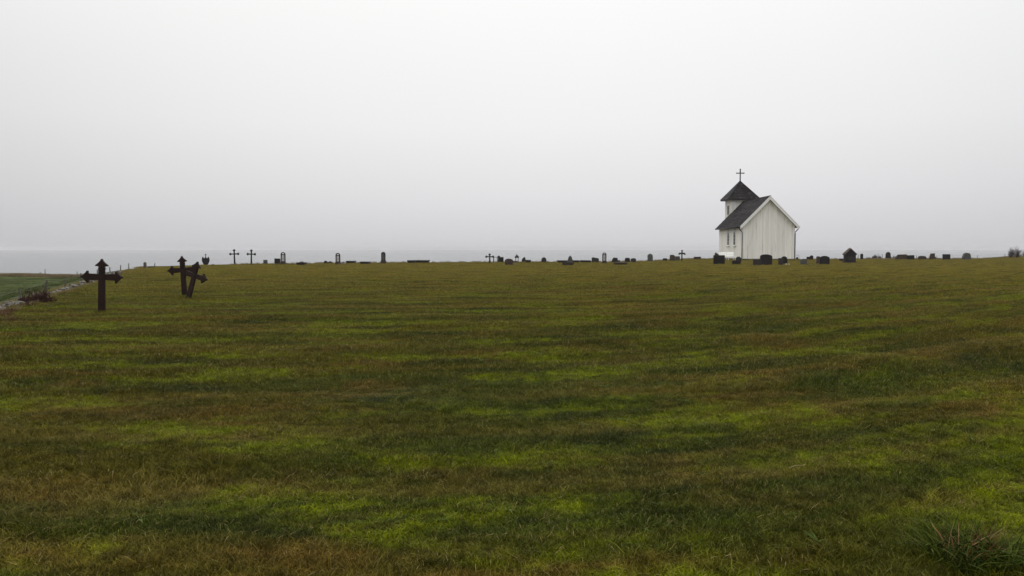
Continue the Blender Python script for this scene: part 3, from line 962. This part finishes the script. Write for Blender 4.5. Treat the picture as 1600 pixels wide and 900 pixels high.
# railed grave frame with a capped pillar
t = thing('grave_railing', 'thin iron railing frame around a small grave', 'railing', -1.70, 86.0, 0)
for px, py in ((-.29, 0), (-.29, .9), (.10, .9)):
    MB().box(px - .035, px + .035, py - .035, py + .035, -.2, .60).build('post', M['iron_black'], t)
for py in (0, .9):
    MB().box(-.29, .12, py - .012, py + .012, .545, .585).build('rail', M['wire'], t)
MB().box(-.30, -.28, 0, .9, .547, .583).build('rail', M['wire'], t)
t = thing('grave_pillar', 'stubby black pillar with a wider cap by the railed grave', 'pillar', -1.42, 86.0, 0)
MB().box(-.10, .10, -.10, .10, -.2, .58).build('shaft', M['black'], t, .01)
MB().prism([(-.14, .575), (.14, .575), (.14, .66), (.06, .72), (-.06, .72), (-.14, .66)], -.14, .14).build('cap', M['black'], t, .01)

# lantern on a stone foot
t = thing('grave_lantern', 'black grave lantern with a pointed roof on a low stone', 'lantern', .52, 85.0, 0)
MB().box(-.50, .18, -.2, .2, -.2, .16).build('foot', M['brown'], t, .015)
for sx in (-1, 1):
    for sy in (-1, 1):
        MB().box(sx * .14 - .028, sx * .14 + .028, sy * .14 - .028, sy * .14 + .028, .155, .52).build('post', M['iron_black'], t)
MB().box(-.012, .012, -.012, .012, .16, .52).build('candle_rod', M['iron_black'], t)
MB().lathe([(.25, .51), (.24, .60), (.15, .72), (.06, .80), (.035, .86), (.01, .92)], 8).build('roof', M['iron_black'], t)

# house shaped tomb
t = thing('house_tomb', 'large dark tomb shaped like a small house with a pitched top', 'tomb', 35.42, 83.6, 4)
MB().box(-.66, .66, -.35, .35, -.2, .10).build('base', M['brown'], t, .02)
MB().prism([(-.56, .095), (.56, .095), (.56, .92), (0, 1.42), (-.56, .92)], -.25, .25).build('body', M['black'], t, .015)
for sx in (-1, 1):
    MB().prism([(0, 1.42), (sx * .66, .84), (sx * .66, .93), (0, 1.53)], -.30, .30).build('roof_slab', M['brown'], t, .01)
MB().prism(profile('flat', .70, .42), -.262, -.24, mat=Matrix.Translation((0, 0, .30))).build('panel', M['dark'], t)
MB().box(-.03, .03, -.05, .05, 1.50, 1.60).build('ridge_knob', M['brown'], t)

# flowers at a grave, hanging lantern by the church corner
t = thing('flower_bunch', 'two little clumps of white flowers on the grass before a grave', 'flowers', 25.05, 72.4, 0)
for px, s_ in ((-.10, 1), (.12, .8)):
    pb = MB()
    for k in range(16):
        a = rng.uniform(0, 6.28); r_ = rng.uniform(0, .07) * s_
        m_ = Matrix.Translation((px + r_ * math.cos(a), r_ * math.sin(a), rng.uniform(.05, .13) * s_)) @ Euler((rng.uniform(-.8, .8), rng.uniform(-.8, .8), a)).to_matrix().to_4x4()
        pb.prism([(.026 * math.cos(R(q)), .026 * math.sin(R(q))) for q in range(0, 360, 60)], -.006, .006, mat=m_ @ Matrix.Rotation(R(90), 4, 'X'))
    pb.build('blossoms', M['petal'], t)
    MB().lathe([(.05, -.03), (.06, .04), (.03, .06)], 7, px, 0).build('leaves', M['field'], t)
t = thing('hanging_lantern', 'small dark lantern hanging from a bent rod by the church corner', 'lantern', 39.5, 110.4, 0)
MB().tube([(.26, 0, -.2), (.26, 0, .45), (.22, 0, .57), (.10, 0, .64), (-.06, 0, .63), (-.18, 0, .54)], .018, 6).build('rod', M['wire'], t)
MB().lathe([(.04, .0), (.13, .02), (.13, .22), (.16, .26), (.05, .36)], 8).build('lantern_body', M['iron_black'], t)
MB().tube([(0, 0, .34), (0, 0, .64)], .010, 5).build('chain', M['wire'], t)


# ------------------------------------------------------------------ shrubs
def twig_shrub(name, label, x, y, w, h, n_stem, seed, rad=.012, group=None, lean=0, z=None, mat='twig'):
    r_ = random.Random(seed)
    t = thing(name, label, 'shrub', x, y, 0, group)
    stems, twigs = MB(), MB()
    def grow(p, d, L, rr, lev):
        pts = [p]; q = p
        for i in range(3):
            d = (d + Vector((r_.uniform(-.3, .3), r_.uniform(-.3, .3), r_.uniform(-.12, .2)))).normalized()
            q = q + d * L / 3
            pts.append(q)
        (stems if lev == 0 else twigs).tube(pts, [rr, rr * .85, rr * .7, rr * .5], 4 if lev < 2 else 3, r_.random())
        if lev < 3:
            for k in range(4 if lev < 2 else 3):
                i = r_.randint(1, 3)
                dd = (d + Vector((r_.uniform(-1, 1), r_.uniform(-1, 1), r_.uniform(-.4, .7)))).normalized()
                grow(pts[i], dd, L * r_.uniform(.5, .75), rr * .6, lev + 1)
    for s in range(n_stem):
        a = r_.uniform(0, 6.28); rr = r_.random() ** .5
        bx_, by_ = math.cos(a) * rr * w * .34, math.sin(a) * rr * w * .22
        d = Vector((math.cos(a) * .55 * rr + lean, math.sin(a) * .5 * rr, 1)).normalized()
        grow(Vector((bx_, by_, -.06)), d, h * .55 * (1.2 - .85 * rr), rad, 0)
    ax_ = sorted(abs(p[0]) for p in twigs.v); az_ = sorted(p[2] for p in twigs.v)
    fx_ = w * .5 / ax_[int(len(ax_) * .97)]; fz_ = h / az_[int(len(az_) * .985)]
    for mb in (stems, twigs):
        for k, p in enumerate(mb.v):
            mb.v[k] = (p[0] * fx_, p[1] * fx_, max(-.1, p[2] * fz_))
    stems.build('stems', M[mat], t, kind='stuff')
    twigs.build('twigs', M[mat], t, kind='stuff')
    return t

twig_shrub('shrub', 'dark bare shrub sprawling over the tumbled stone wall', -13.3, 22.3, .95, .36, 46, 3, .009, mat='twig_red')
twig_shrub('shrub', 'low bare shrub on the wall, smaller than its dark neighbour', -12.72, 20.9, .5, .15, 20, 13, .008, mat='twig_red')
G_B = 'bare bushes on the skyline'
twig_shrub('shrub', 'rounded bare reddish bush on the skyline beyond the last headstone', 83.6, 132.5, 1.85, 1.55, 30, 4, .030, G_B)
twig_shrub('shrub', 'low ragged bare bush between two larger ones on the skyline', 95.2, 147.5, 1.4, 1.2, 22, 5, .030, G_B)
twig_shrub('shrub', 'wide bare bush at the end of the skyline row', 97.3, 148.5, 2.2, 1.4, 30, 6, .030, G_B)
G_H = 'dark heather clumps behind the far graves'
twig_shrub('heather_clump', 'dark rounded heather clump by the stone gatepost', 53.0, 115.9, 1.35, .55, 36, 7, .016, G_H)
twig_shrub('heather_clump', 'small dark heather clump right of the round black headstone', 54.9, 114.9, 1.0, .42, 24, 8, .016, G_H)
twig_shrub('heather_clump', 'flat dark heather clump between gatepost and wide stone', 51.6, 115.2, .8, .25, 20, 9, .016, G_H)
twig_shrub('heather_clump', 'thin brown heather clump right of the reddish brown headstone', 59.2, 112.0, 1.1, .55, 22, 10, .014, G_H)
twig_shrub('heather_clump', 'low heather fringe around the low brown grey headstone', 55.9, 112.8, 1.5, .38, 26, 11, .014, G_H)


# ------------------------------------------------------------------ tumbled wall
def stone_mesh(seed):
    r_ = random.Random(seed)
    bm = bmesh.new()
    bmesh.ops.create_icosphere(bm, subdivisions=1, radius=.5)
    for v in bm.verts:
        k = r_.uniform(.78, 1.15)
        v.co = Vector((max(-.42, min(.42, v.co.x * k * 1.25)), max(-.40, min(.40, v.co.y * k * 1.2)), max(-.36, min(.36, v.co.z * k * 1.15))))
    me = bpy.data.meshes.new('stone'); bm.to_mesh(me); bm.free()
    me.materials.append(M['wallstone'])
    return me

wall = thing('stone_wall', 'tumbled dry stone wall of pale lichen spotted stones along the lawn', 'wall', float(WA[0]), float(WA[1]), 0)
wz = wall.location.z
smesh = [stone_mesh(100 + i) for i in range(14)]
wl = float(np.linalg.norm(WB - WA))
d_ = -4.0; cnt = 0
while cnt < 285 and d_ < wl:
    dens = 2 if d_ < 22 else 1
    for k in range(rng.choice([1, 2, 2, 3]) if d_ < 20 else rng.choice([1, 1, 2])):
        size = rng.uniform(.13, .31) * (1.15 if d_ > 22 else 1)
        o = rng.gauss(.60, .16)
        p = WA + WD * (d_ + rng.uniform(-.15, .15)) + WN * o
        lay = rng.random() < .30
        st = bpy.data.objects.new('stone', smesh[rng.randrange(14)])
        COL.objects.link(st); st.parent = wall
        st.location = (p[0] - WA[0], p[1] - WA[1], zt(p[0], p[1]) - wz + size * .18 + (.09 if lay else 0))
        st.rotation_euler = (rng.uniform(-.3, .3), rng.uniform(-.3, .3), rng.uniform(0, 6.28))
        st.scale = (size * rng.uniform(1, 1.6), size * rng.uniform(.9, 1.3), size * rng.uniform(.65, .95))
        cnt += 1
    d_ += .22 if d_ < 22 else .33

# ------------------------------------------------------------------ fences and stakes
def fence(label, pts, hts, tilts, wires, r=.036):
    x0, y0 = pts[0]
    t = thing('wire_fence', label, 'fence', x0, y0, 0)
    tops = []
    for (x, y), h, ti in zip(pts, hts, tilts):
        b = Vector((x - x0, y - y0, zt(x, y) - t.location.z))
        top = b + Vector((math.sin(R(ti)) * h, 0, math.cos(R(ti)) * h))
        MB().tube([b - Vector((math.sin(R(ti)) * .25, 0, .25)), b.lerp(top, .5), top], [r, r * .95, r * .8], 7).build('post', M['wood'], t)
        tops.append((b, top))
    for f_ in wires:
        pl = []
        for (b, tp_), nxt in zip(tops[:-1], tops[1:]):
            p0 = b.lerp(tp_, f_); p1 = nxt[0].lerp(nxt[1], f_)
            pl += [p0, p0.lerp(p1, .5) - Vector((0, 0, .02))]
        pl.append(tops[-1][0].lerp(tops[-1][1], f_))
        MB().tube(pl, .004, 4).build('wire', M['wire'], t)
    return t

def on_wall(d, o):
    p = WA + WD * d + WN * o
    return (float(p[0]), float(p[1]))

def wd(y):
    return (y - WA[1]) / WD[1]

fence('wire fence on leaning wooden posts running along the tumbled wall', [on_wall(wd(y), .95) for y in (17.5, 25.0, 28.6, 33, 37.6, 43.2, 49.3, 55.5, 62)],
      [.42, .45, .62, .5, .58, .58, .56, .56, .6], [4, -6, 11, 3, -3, 2, -2, 3, 0], (.92, .55))
t = thing('gate_post', 'stout wooden post at the corner of the tumbled wall', 'post', -28.75, 62.4, 0)
MB().box(-.09, .09, -.09, .09, -.3, .40).build('post', M['wood'], t, .01)
MB().prism([(-.09, .395), (.09, .395), (0, .47)], -.09, .09).build('post_top', M['wood'], t)
t = thing('wooden_stake', 'slim wooden stake standing just inside the wall corner', 'stake', -28.1, 62.6, 0, tilt=(0, 6))
MB().tube([(0, 0, -.2), (0, 0, .38)], [.035, .028], 6).build('stake', M['wood'], t)
MB().tube([(-.5, .05, .02), (-.1, 0, .10)], [.06, .05], 6).build('fallen_rail', M['wood'], t)
fence('low wire fence on thin posts behind the far graves', [(50.2, 115.6), (54.6, 117.6), (60.5, 119.2), (66, 120.6), (71.5, 122.5), (77.3, 125.0)],
      [.62, .70, .5, .55, .5, .70], [0, 3, -3, 2, 4, 0], (.95, .5), .04)
t = thing('stone_gatepost', 'short dark round headed stone post at the fence end', 'post', 49.66, 113.2, 0)
MB().prism(profile('round', .33, .78), -.14, .14).build('post', M['black'], t, .02)
for x, y, h, ti, lb in ((-74.6, 127.2, 1.15, 0, 'thin upright stake at the far edge of the green field'),
                        (-75.9, 127.4, .85, 38, 'leaning stake at the far edge of the green field'),
                        (-69.4, 127.0, .8, 2, 'short thin stake in the brown reeds beyond the field')):
    t = thing('field_stake', lb, 'stake', x, y, 0, tilt=(0, ti))
    MB().tube([(0, 0, -.3), (0, 0, h * .5), (.01, 0, h)], [.055, .05, .04], 6).build('stake', M['wood'], t)
    MB().box(-.05, .05, -.06, .06, h - .16, h - .11).build('insulator', M['wood'], t)


# ------------------------------------------------------------------ grass
def blade_arrays(r_, n, radius, hmin, hmax, wmin, wmax, lean=(.1, .9), segs=2):
    V, F, A = [], [], []
    for _ in range(n):
        a = r_.uniform(0, 2 * math.pi); rr = radius * math.sqrt(r_.random())
        bx_, by_ = rr * math.cos(a), rr * math.sin(a)
        h = r_.uniform(hmin, hmax); w = r_.uniform(wmin, wmax) * .5
        az = r_.uniform(0, 2 * math.pi); ln = r_.uniform(*lean)
        dx, dy = math.cos(az), math.sin(az)
        fa = r_.uniform(0, math.pi)
        sx, sy = math.cos(fa) * w, math.sin(fa) * w
        k = len(V); rv = r_.random()
        for i in range(segs + 1):
            t = i / segs
            o = h * ln * t * t * 1.1
            z = h * (t - .28 * ln * t * t) - .006 * (i == 0)
            cx, cy = bx_ + dx * o, by_ + dy * o
            tw = 1 - .5 * t
            if i < segs:
                V += [(cx - sx * tw, cy - sy * tw, z), (cx + sx * tw, cy + sy * tw, z)]; A += [rv, rv]
            else:
                V.append((cx, cy, z)); A.append(rv)
        for i in range(segs - 1):
            F.append((k + 2 * i, k + 2 * i + 1, k + 2 * i + 3, k + 2 * i + 2))
        F.append((k + 2 * segs - 2, k + 2 * segs - 1, k + 2 * segs))
    return V, F, A

protos = bpy.data.collections.new('grass_tufts')
def proto(i, mat, seed, *args, **kw):
    V, F, A = blade_arrays(random.Random(seed), *args, **kw)
    me = bpy.data.meshes.new('tuft'); me.from_pydata(V, [], F)
    at = me.attributes.new('rnd', 'FLOAT', 'POINT'); at.data.foreach_set('value', A)
    me.materials.append(M[mat])
    o = bpy.data.objects.new('tuft_%02d' % i, me)
    protos.objects.link(o)
for k in range(6):      # 0-5 near
    proto(k, 'blade', 50 + k, 130, .10, .012, .038, .0020, .0038, (.2, 1.3), 3)
for k in range(4):      # 6-9 middle
    proto(6 + k, 'blade', 70 + k, 240, .30, .016, .050, .004, .007, (.2, 1.2), 2)
for k in range(3):      # 10-12 far
    proto(10 + k, 'blade', 90 + k, 200, .75, .02, .055, .009, .016, (.3, 1.2), 2)
for k in range(2):      # 13-14 dry rough grass
    proto(13 + k, 'dry', 110 + k, 80, .20, .08, .30, .004, .008, (.3, 1.1), 3)
proto(15, 'rust_plant', 120, 110, .25, .10, .30, .006, .014, (.2, 1.0), 3)
for k in range(2):      # 16-17 shore reeds
    proto(16 + k, 'dry', 130 + k, 120, .8, .20, .55, .02, .04, (.1, .7), 2)
proto(18, 'field', 140, 160, 1.0, .03, .08, .012, .022, (.3, 1.1), 2)
for k in range(2):      # 19-20 near, taller rank grass
    proto(19 + k, 'blade', 150 + k, 50, .09, .05, .105, .0025, .0045, (.3, 1.3), 3)

for k in range(2):      # 21-22 broad-leaved rosettes
    proto(21 + k, 'weed', 160 + k, 11, .012, .035, .065, .009, .016, (1.1, 2.2), 3)
proto(23, 'dry', 170, 9, .06, .05, .12, .0016, .0024, (.3, 1.4), 3)

def scatter(name, label, cat, pts, moss_scale=True):
    """pts: list of (x, y, proto index, scale)"""
    P = np.array(pts, float)
    z = terrain(P[:, 0], P[:, 1])
    me = bpy.data.meshes.new(name)
    me.vertices.add(len(P))
    me.vertices.foreach_set('co', np.stack([P[:, 0], P[:, 1], z], 1).ravel())
    a = me.attributes.new('pick', 'INT', 'POINT'); a.data.foreach_set('value', P[:, 2].astype(np.int32))
    a = me.attributes.new('size', 'FLOAT', 'POINT'); a.data.foreach_set('value', P[:, 3].astype(np.float32))
    a = me.attributes.new('spin', 'FLOAT', 'POINT'); a.data.foreach_set('value', np.random.RandomState(len(P)).uniform(0, 6.283, len(P)).astype(np.float32))
    o = bpy.data.objects.new(name, me); COL.objects.link(o)
    g = bpy.data.node_groups.new(name + '_nodes', 'GeometryNodeTree')
    g.interface.new_socket('Geometry', in_out='INPUT', socket_type='NodeSocketGeometry')
    g.interface.new_socket('Geometry', in_out='OUTPUT', socket_type='NodeSocketGeometry')
    gi, go = g.nodes.new('NodeGroupInput'), g.nodes.new('NodeGroupOutput')
    ip = g.nodes.new('GeometryNodeInstanceOnPoints')
    ci = g.nodes.new('GeometryNodeCollectionInfo')
    ci.inputs['Collection'].default_value = protos
    ci.inputs['Separate Children'].default_value = True
    ci.inputs['Reset Children'].default_value = True
    ip.inputs['Pick Instance'].default_value = True
    def named(nm, ty):
        q = g.nodes.new('GeometryNodeInputNamedAttribute'); q.data_type = ty
        q.inputs['Name'].default_value = nm
        return q.outputs['Attribute']
    g.links.new(gi.outputs[0], ip.inputs['Points'])
    g.links.new(ci.outputs[0], ip.inputs['Instance'])
    g.links.new(named('pick', 'INT'), ip.inputs['Instance Index'])
    cx = g.nodes.new('ShaderNodeCombineXYZ')
    g.links.new(named('spin', 'FLOAT'), cx.inputs[2])
    g.links.new(cx.outputs[0], ip.inputs['Rotation'])
    size = named('size', 'FLOAT')
    if moss_scale:
        pos = g.nodes.new('GeometryNodeInputPosition')
        fl = g.nodes.new('ShaderNodeVectorMath'); fl.operation = 'MULTIPLY'
        fl.inputs[1].default_value = (1, 1, 0)
        g.links.new(pos.outputs[0], fl.inputs[0])
        nn = g.nodes.new('ShaderNodeTexNoise')
        nn.inputs['Scale'].default_value = MOSS['scale']; nn.inputs['Detail'].default_value = MOSS['detail']; nn.inputs['Roughness'].default_value = MOSS['rough']
        g.links.new(mow_coords(g, fl.outputs[0]), nn.inputs['Vector'])
        m1 = g.nodes.new('ShaderNodeMapRange')
        for i, q in zip((1, 2, 3, 4), (.42, .66, 1.15, .55)):
            m1.inputs[i].default_value = q
        g.links.new(nn.outputs[0], m1.inputs[0])
        ml = g.nodes.new('ShaderNodeMath'); ml.operation = 'MULTIPLY'
        g.links.new(size, ml.inputs[0]); g.links.new(m1.outputs[0], ml.inputs[1])
        zs = ml.outputs[0]
    else:
        zs = size
    sx = g.nodes.new('ShaderNodeCombineXYZ')
    g.links.new(size, sx.inputs[0]); g.links.new(size, sx.inputs[1]); g.links.new(zs, sx.inputs[2])
    g.links.new(sx.outputs[0], ip.inputs['Scale'])
    g.links.new(ip.outputs[0], go.inputs[0])
    md = o.modifiers.new('scatter', 'NODES'); md.node_group = g
    o['kind'] = 'stuff'; o['label'] = label; o['category'] = cat
    return o

def wedge(r0, r1, dens, half=38., seed=0):
    rs_ = np.random.RandomState(seed)
    area = R(half) * (r1 * r1 - r0 * r0)
    n = int(area * dens)
    r = np.sqrt(rs_.uniform(r0 * r0, r1 * r1, n)); a = rs_.uniform(-R(half), R(half), n)
    x, y = r * np.sin(a), r * np.cos(a)
    keep = (wall_s(x, y) < .25) & (y - np.interp(x, BACK_X, BACK_Y) < 1.5)
    return x[keep], y[keep], rs_

G = []
def put(x, y, rs_, lo, hi, s0=.8, s1=1.2):
    k = rs_.randint(lo, hi + 1, len(x)); s = rs_.uniform(s0, s1, len(x))
    G.extend(zip(x, y, k, s))
x, y, q = wedge(1.4, 9.5, 210, 56, 1); put(x, y, q, 0, 5)
x, y, q = wedge(1.4, 14, 60, 50, 2)
kp = vnoise(x / .7, y / .7, 31) + .4 * vnoise(x / .25, y / .25, 32) > .92
put(x[kp], y[kp], q, 19, 20, .7, 1.05)
x, y, q = wedge(1.4, 16, 2.2, 48, 8)
kp = vnoise(x / 1.1, y / 1.1, 41) > .5
put(x[kp], y[kp], q, 21, 22, .6, 1.2)
x, y, q = wedge(1.4, 14, 2, 48, 9); put(x, y, q, 23, 23, .5, 1.1)
x, y, q = wedge(9.0, 28, 26, 46, 3); put(x, y, q, 6, 9)
x, y, q = wedge(26, 75, 4.6, 40, 4); put(x, y, q, 10, 12)
x, y, q = wedge(70, 165, 1.5, 36, 5); put(x, y, q, 10, 12, .9, 1.3)
# longer grass the mower missed, at the feet of stones, crosses and church walls
rs_ = np.random.RandomState(5)
feet = [(o.location.x, o.location.y, .55) for o in COL.objects if o.parent is None and o.get('category') in ('headstone', 'cross', 'monument', 'tomb', 'grave slab', 'grave marker', 'lantern', 'bench')]
for fx0, fy0, fr in feet:
    for k in range(16):
        G.append((fx0 + rs_.normal(0, fr * .55), fy0 + rs_.normal(-.05, .16), 19 + rs_.randint(2), rs_.uniform(.9, 1.7)))
for k in range(260):
    G.append((CH_X + rs_.uniform(-3.6, 3.6), CH_Y - rs_.uniform(.05, .35), 19 + rs_.randint(2), rs_.uniform(1.0, 2.2)))
    G.append((CH_X - 3.4 - rs_.uniform(.05, .4), CH_Y + rs_.uniform(-.2, 11.5), 19 + rs_.randint(2), rs_.uniform(1.0, 2.2)))
lawn = scatter('lawn_grass', 'short mossy mown lawn grass covering the churchyard', 'grass', G)

Q = []
rs_ = np.random.RandomState(77)
for k in range(620):                      # along both sides of the wall
    d_ = -3 + (wl + 3) * rs_.rand() ** 1.3; o_ = rs_.normal(.12, .16) if rs_.rand() < .6 else rs_.normal(1.3, .35)
    if o_ < -.05: continue
    p = WA + WD * d_ + WN * o_
    Q.append((p[0], p[1], 13 + rs_.randint(2), rs_.uniform(.25, .55)))
for k in range(150):                       # rusty dead plants at the near end
    d_ = rs_.uniform(-3, 2.4); p = WA + WD * d_ + WN * rs_.normal(.55, .30)
    Q.append((p[0], p[1], 15, rs_.uniform(.4, .8)))
for k in range(2600):                      # brown reeds on the far side of the field
    x_ = rs_.uniform(-125, -32); y_ = 131 - 6 * float(vnoise(x_ / 14, 0, 5)) + rs_.uniform(-3.6, 1.0)
    if wall_s(x_, y_) > 3:
        Q.append((x_, y_, 16 + rs_.randint(2), rs_.uniform(.6, 1.15)))
for k in range(900):                       # long grass just over the crest
    x_ = rs_.uniform(-27, 105); y_ = np.interp(x_, BACK_X, BACK_Y) + rs_.uniform(.6, 3.0)
    if wall_s(x_, y_) < 0:
        Q.append((x_, y_, 13 + rs_.randint(2), rs_.uniform(.5, 1.0)))
for k in range(260):                       # fringe at the feet of the far right stones
    x_ = rs_.uniform(50, 62); y_ = rs_.uniform(110.5, 114)
    Q.append((x_, y_, 13 + rs_.randint(2), rs_.uniform(.6, 1.1)))
scatter('rough_grass', 'dry brown rough grass along the wall, crest and shore', 'grass', Q, False)
FQ = []
for k in range(5200):
    x_ = rs_.uniform(-130, -18); y_ = rs_.uniform(24, 126)
    if wall_s(x_, y_) > 2.5:
        FQ.append((x_, y_, 18, rs_.uniform(.8, 1.3)))
scatter('field_grass', 'dark green short pasture beyond the tumbled wall', 'grass', FQ, False)

# tussock in the near corner and a fallen straw
def blades(name, mat, parent, seed, n, radius, hmin, hmax, wmin, wmax, lean, segs=5):
    V, F, A = blade_arrays(random.Random(seed), n, radius, hmin, hmax, wmin, wmax, lean, segs)
    mb = MB(); mb.v, mb.f, mb.r = V, F, A
    return mb.build(name, M[mat], parent, kind='stuff', fix=False)
t = thing('grass_tussock', 'dark coarse grass tussock with reddish dead leaves at the lawn edge', 'tussock', 2.15, 3.68, 0)
blades('green_leaves', 'tussock', t, 5, 520, .19, .06, .22, .004, .010, (.3, 1.5))
blades('dead_leaves', 'tussock_dead', t, 6, 80, .12, .08, .23, .004, .008, (.1, .9))
t = thing('grass_tussock', 'looser dark tussock half hidden beside the reddish one', 'tussock', 2.52, 3.58, 0)
blades('green_leaves', 'tussock', t, 7, 420, .20, .05, .16, .004, .009, (.4, 1.6))
blades('dead_leaves', 'tussock_dead', t, 8, 24, .12, .05, .13, .004, .008, (.3, 1.6))
t = thing('fallen_straw', 'single pale straw lying on the bright moss', 'straw', 1.86, 5.15, 20)
MB().tube([(-.06, 0, .045), (0, .004, .055), (.06, .0, .05)], [.003, .0035, .002], 5).build('stalk', M['dry'], t)
MB().tube([(.055, 0, .05), (.09, .01, .055)], [.004, .001], 5).build('seed_head', M['dry'], t)

# ------------------------------------------------------------------ sea haze
hz, hn, hb = new_mat('sea_haze')
hn.nodes.remove(hb)
pv = hn.nodes.new('ShaderNodeVolumePrincipled')
pv.inputs['Color'].default_value = (.90, .895, .93, 1)
pv.inputs['Density'].default_value = .00020
pv.inputs['Anisotropy'].default_value = .1
hn.links.new(pv.outputs[0], hn.nodes['Material Output'].inputs['Volume'])
haze = MB().box(-9700, 9700, -9700, 9700, -13.4, 15.0).build('haze', hz)
haze['kind'] = 'stuff'
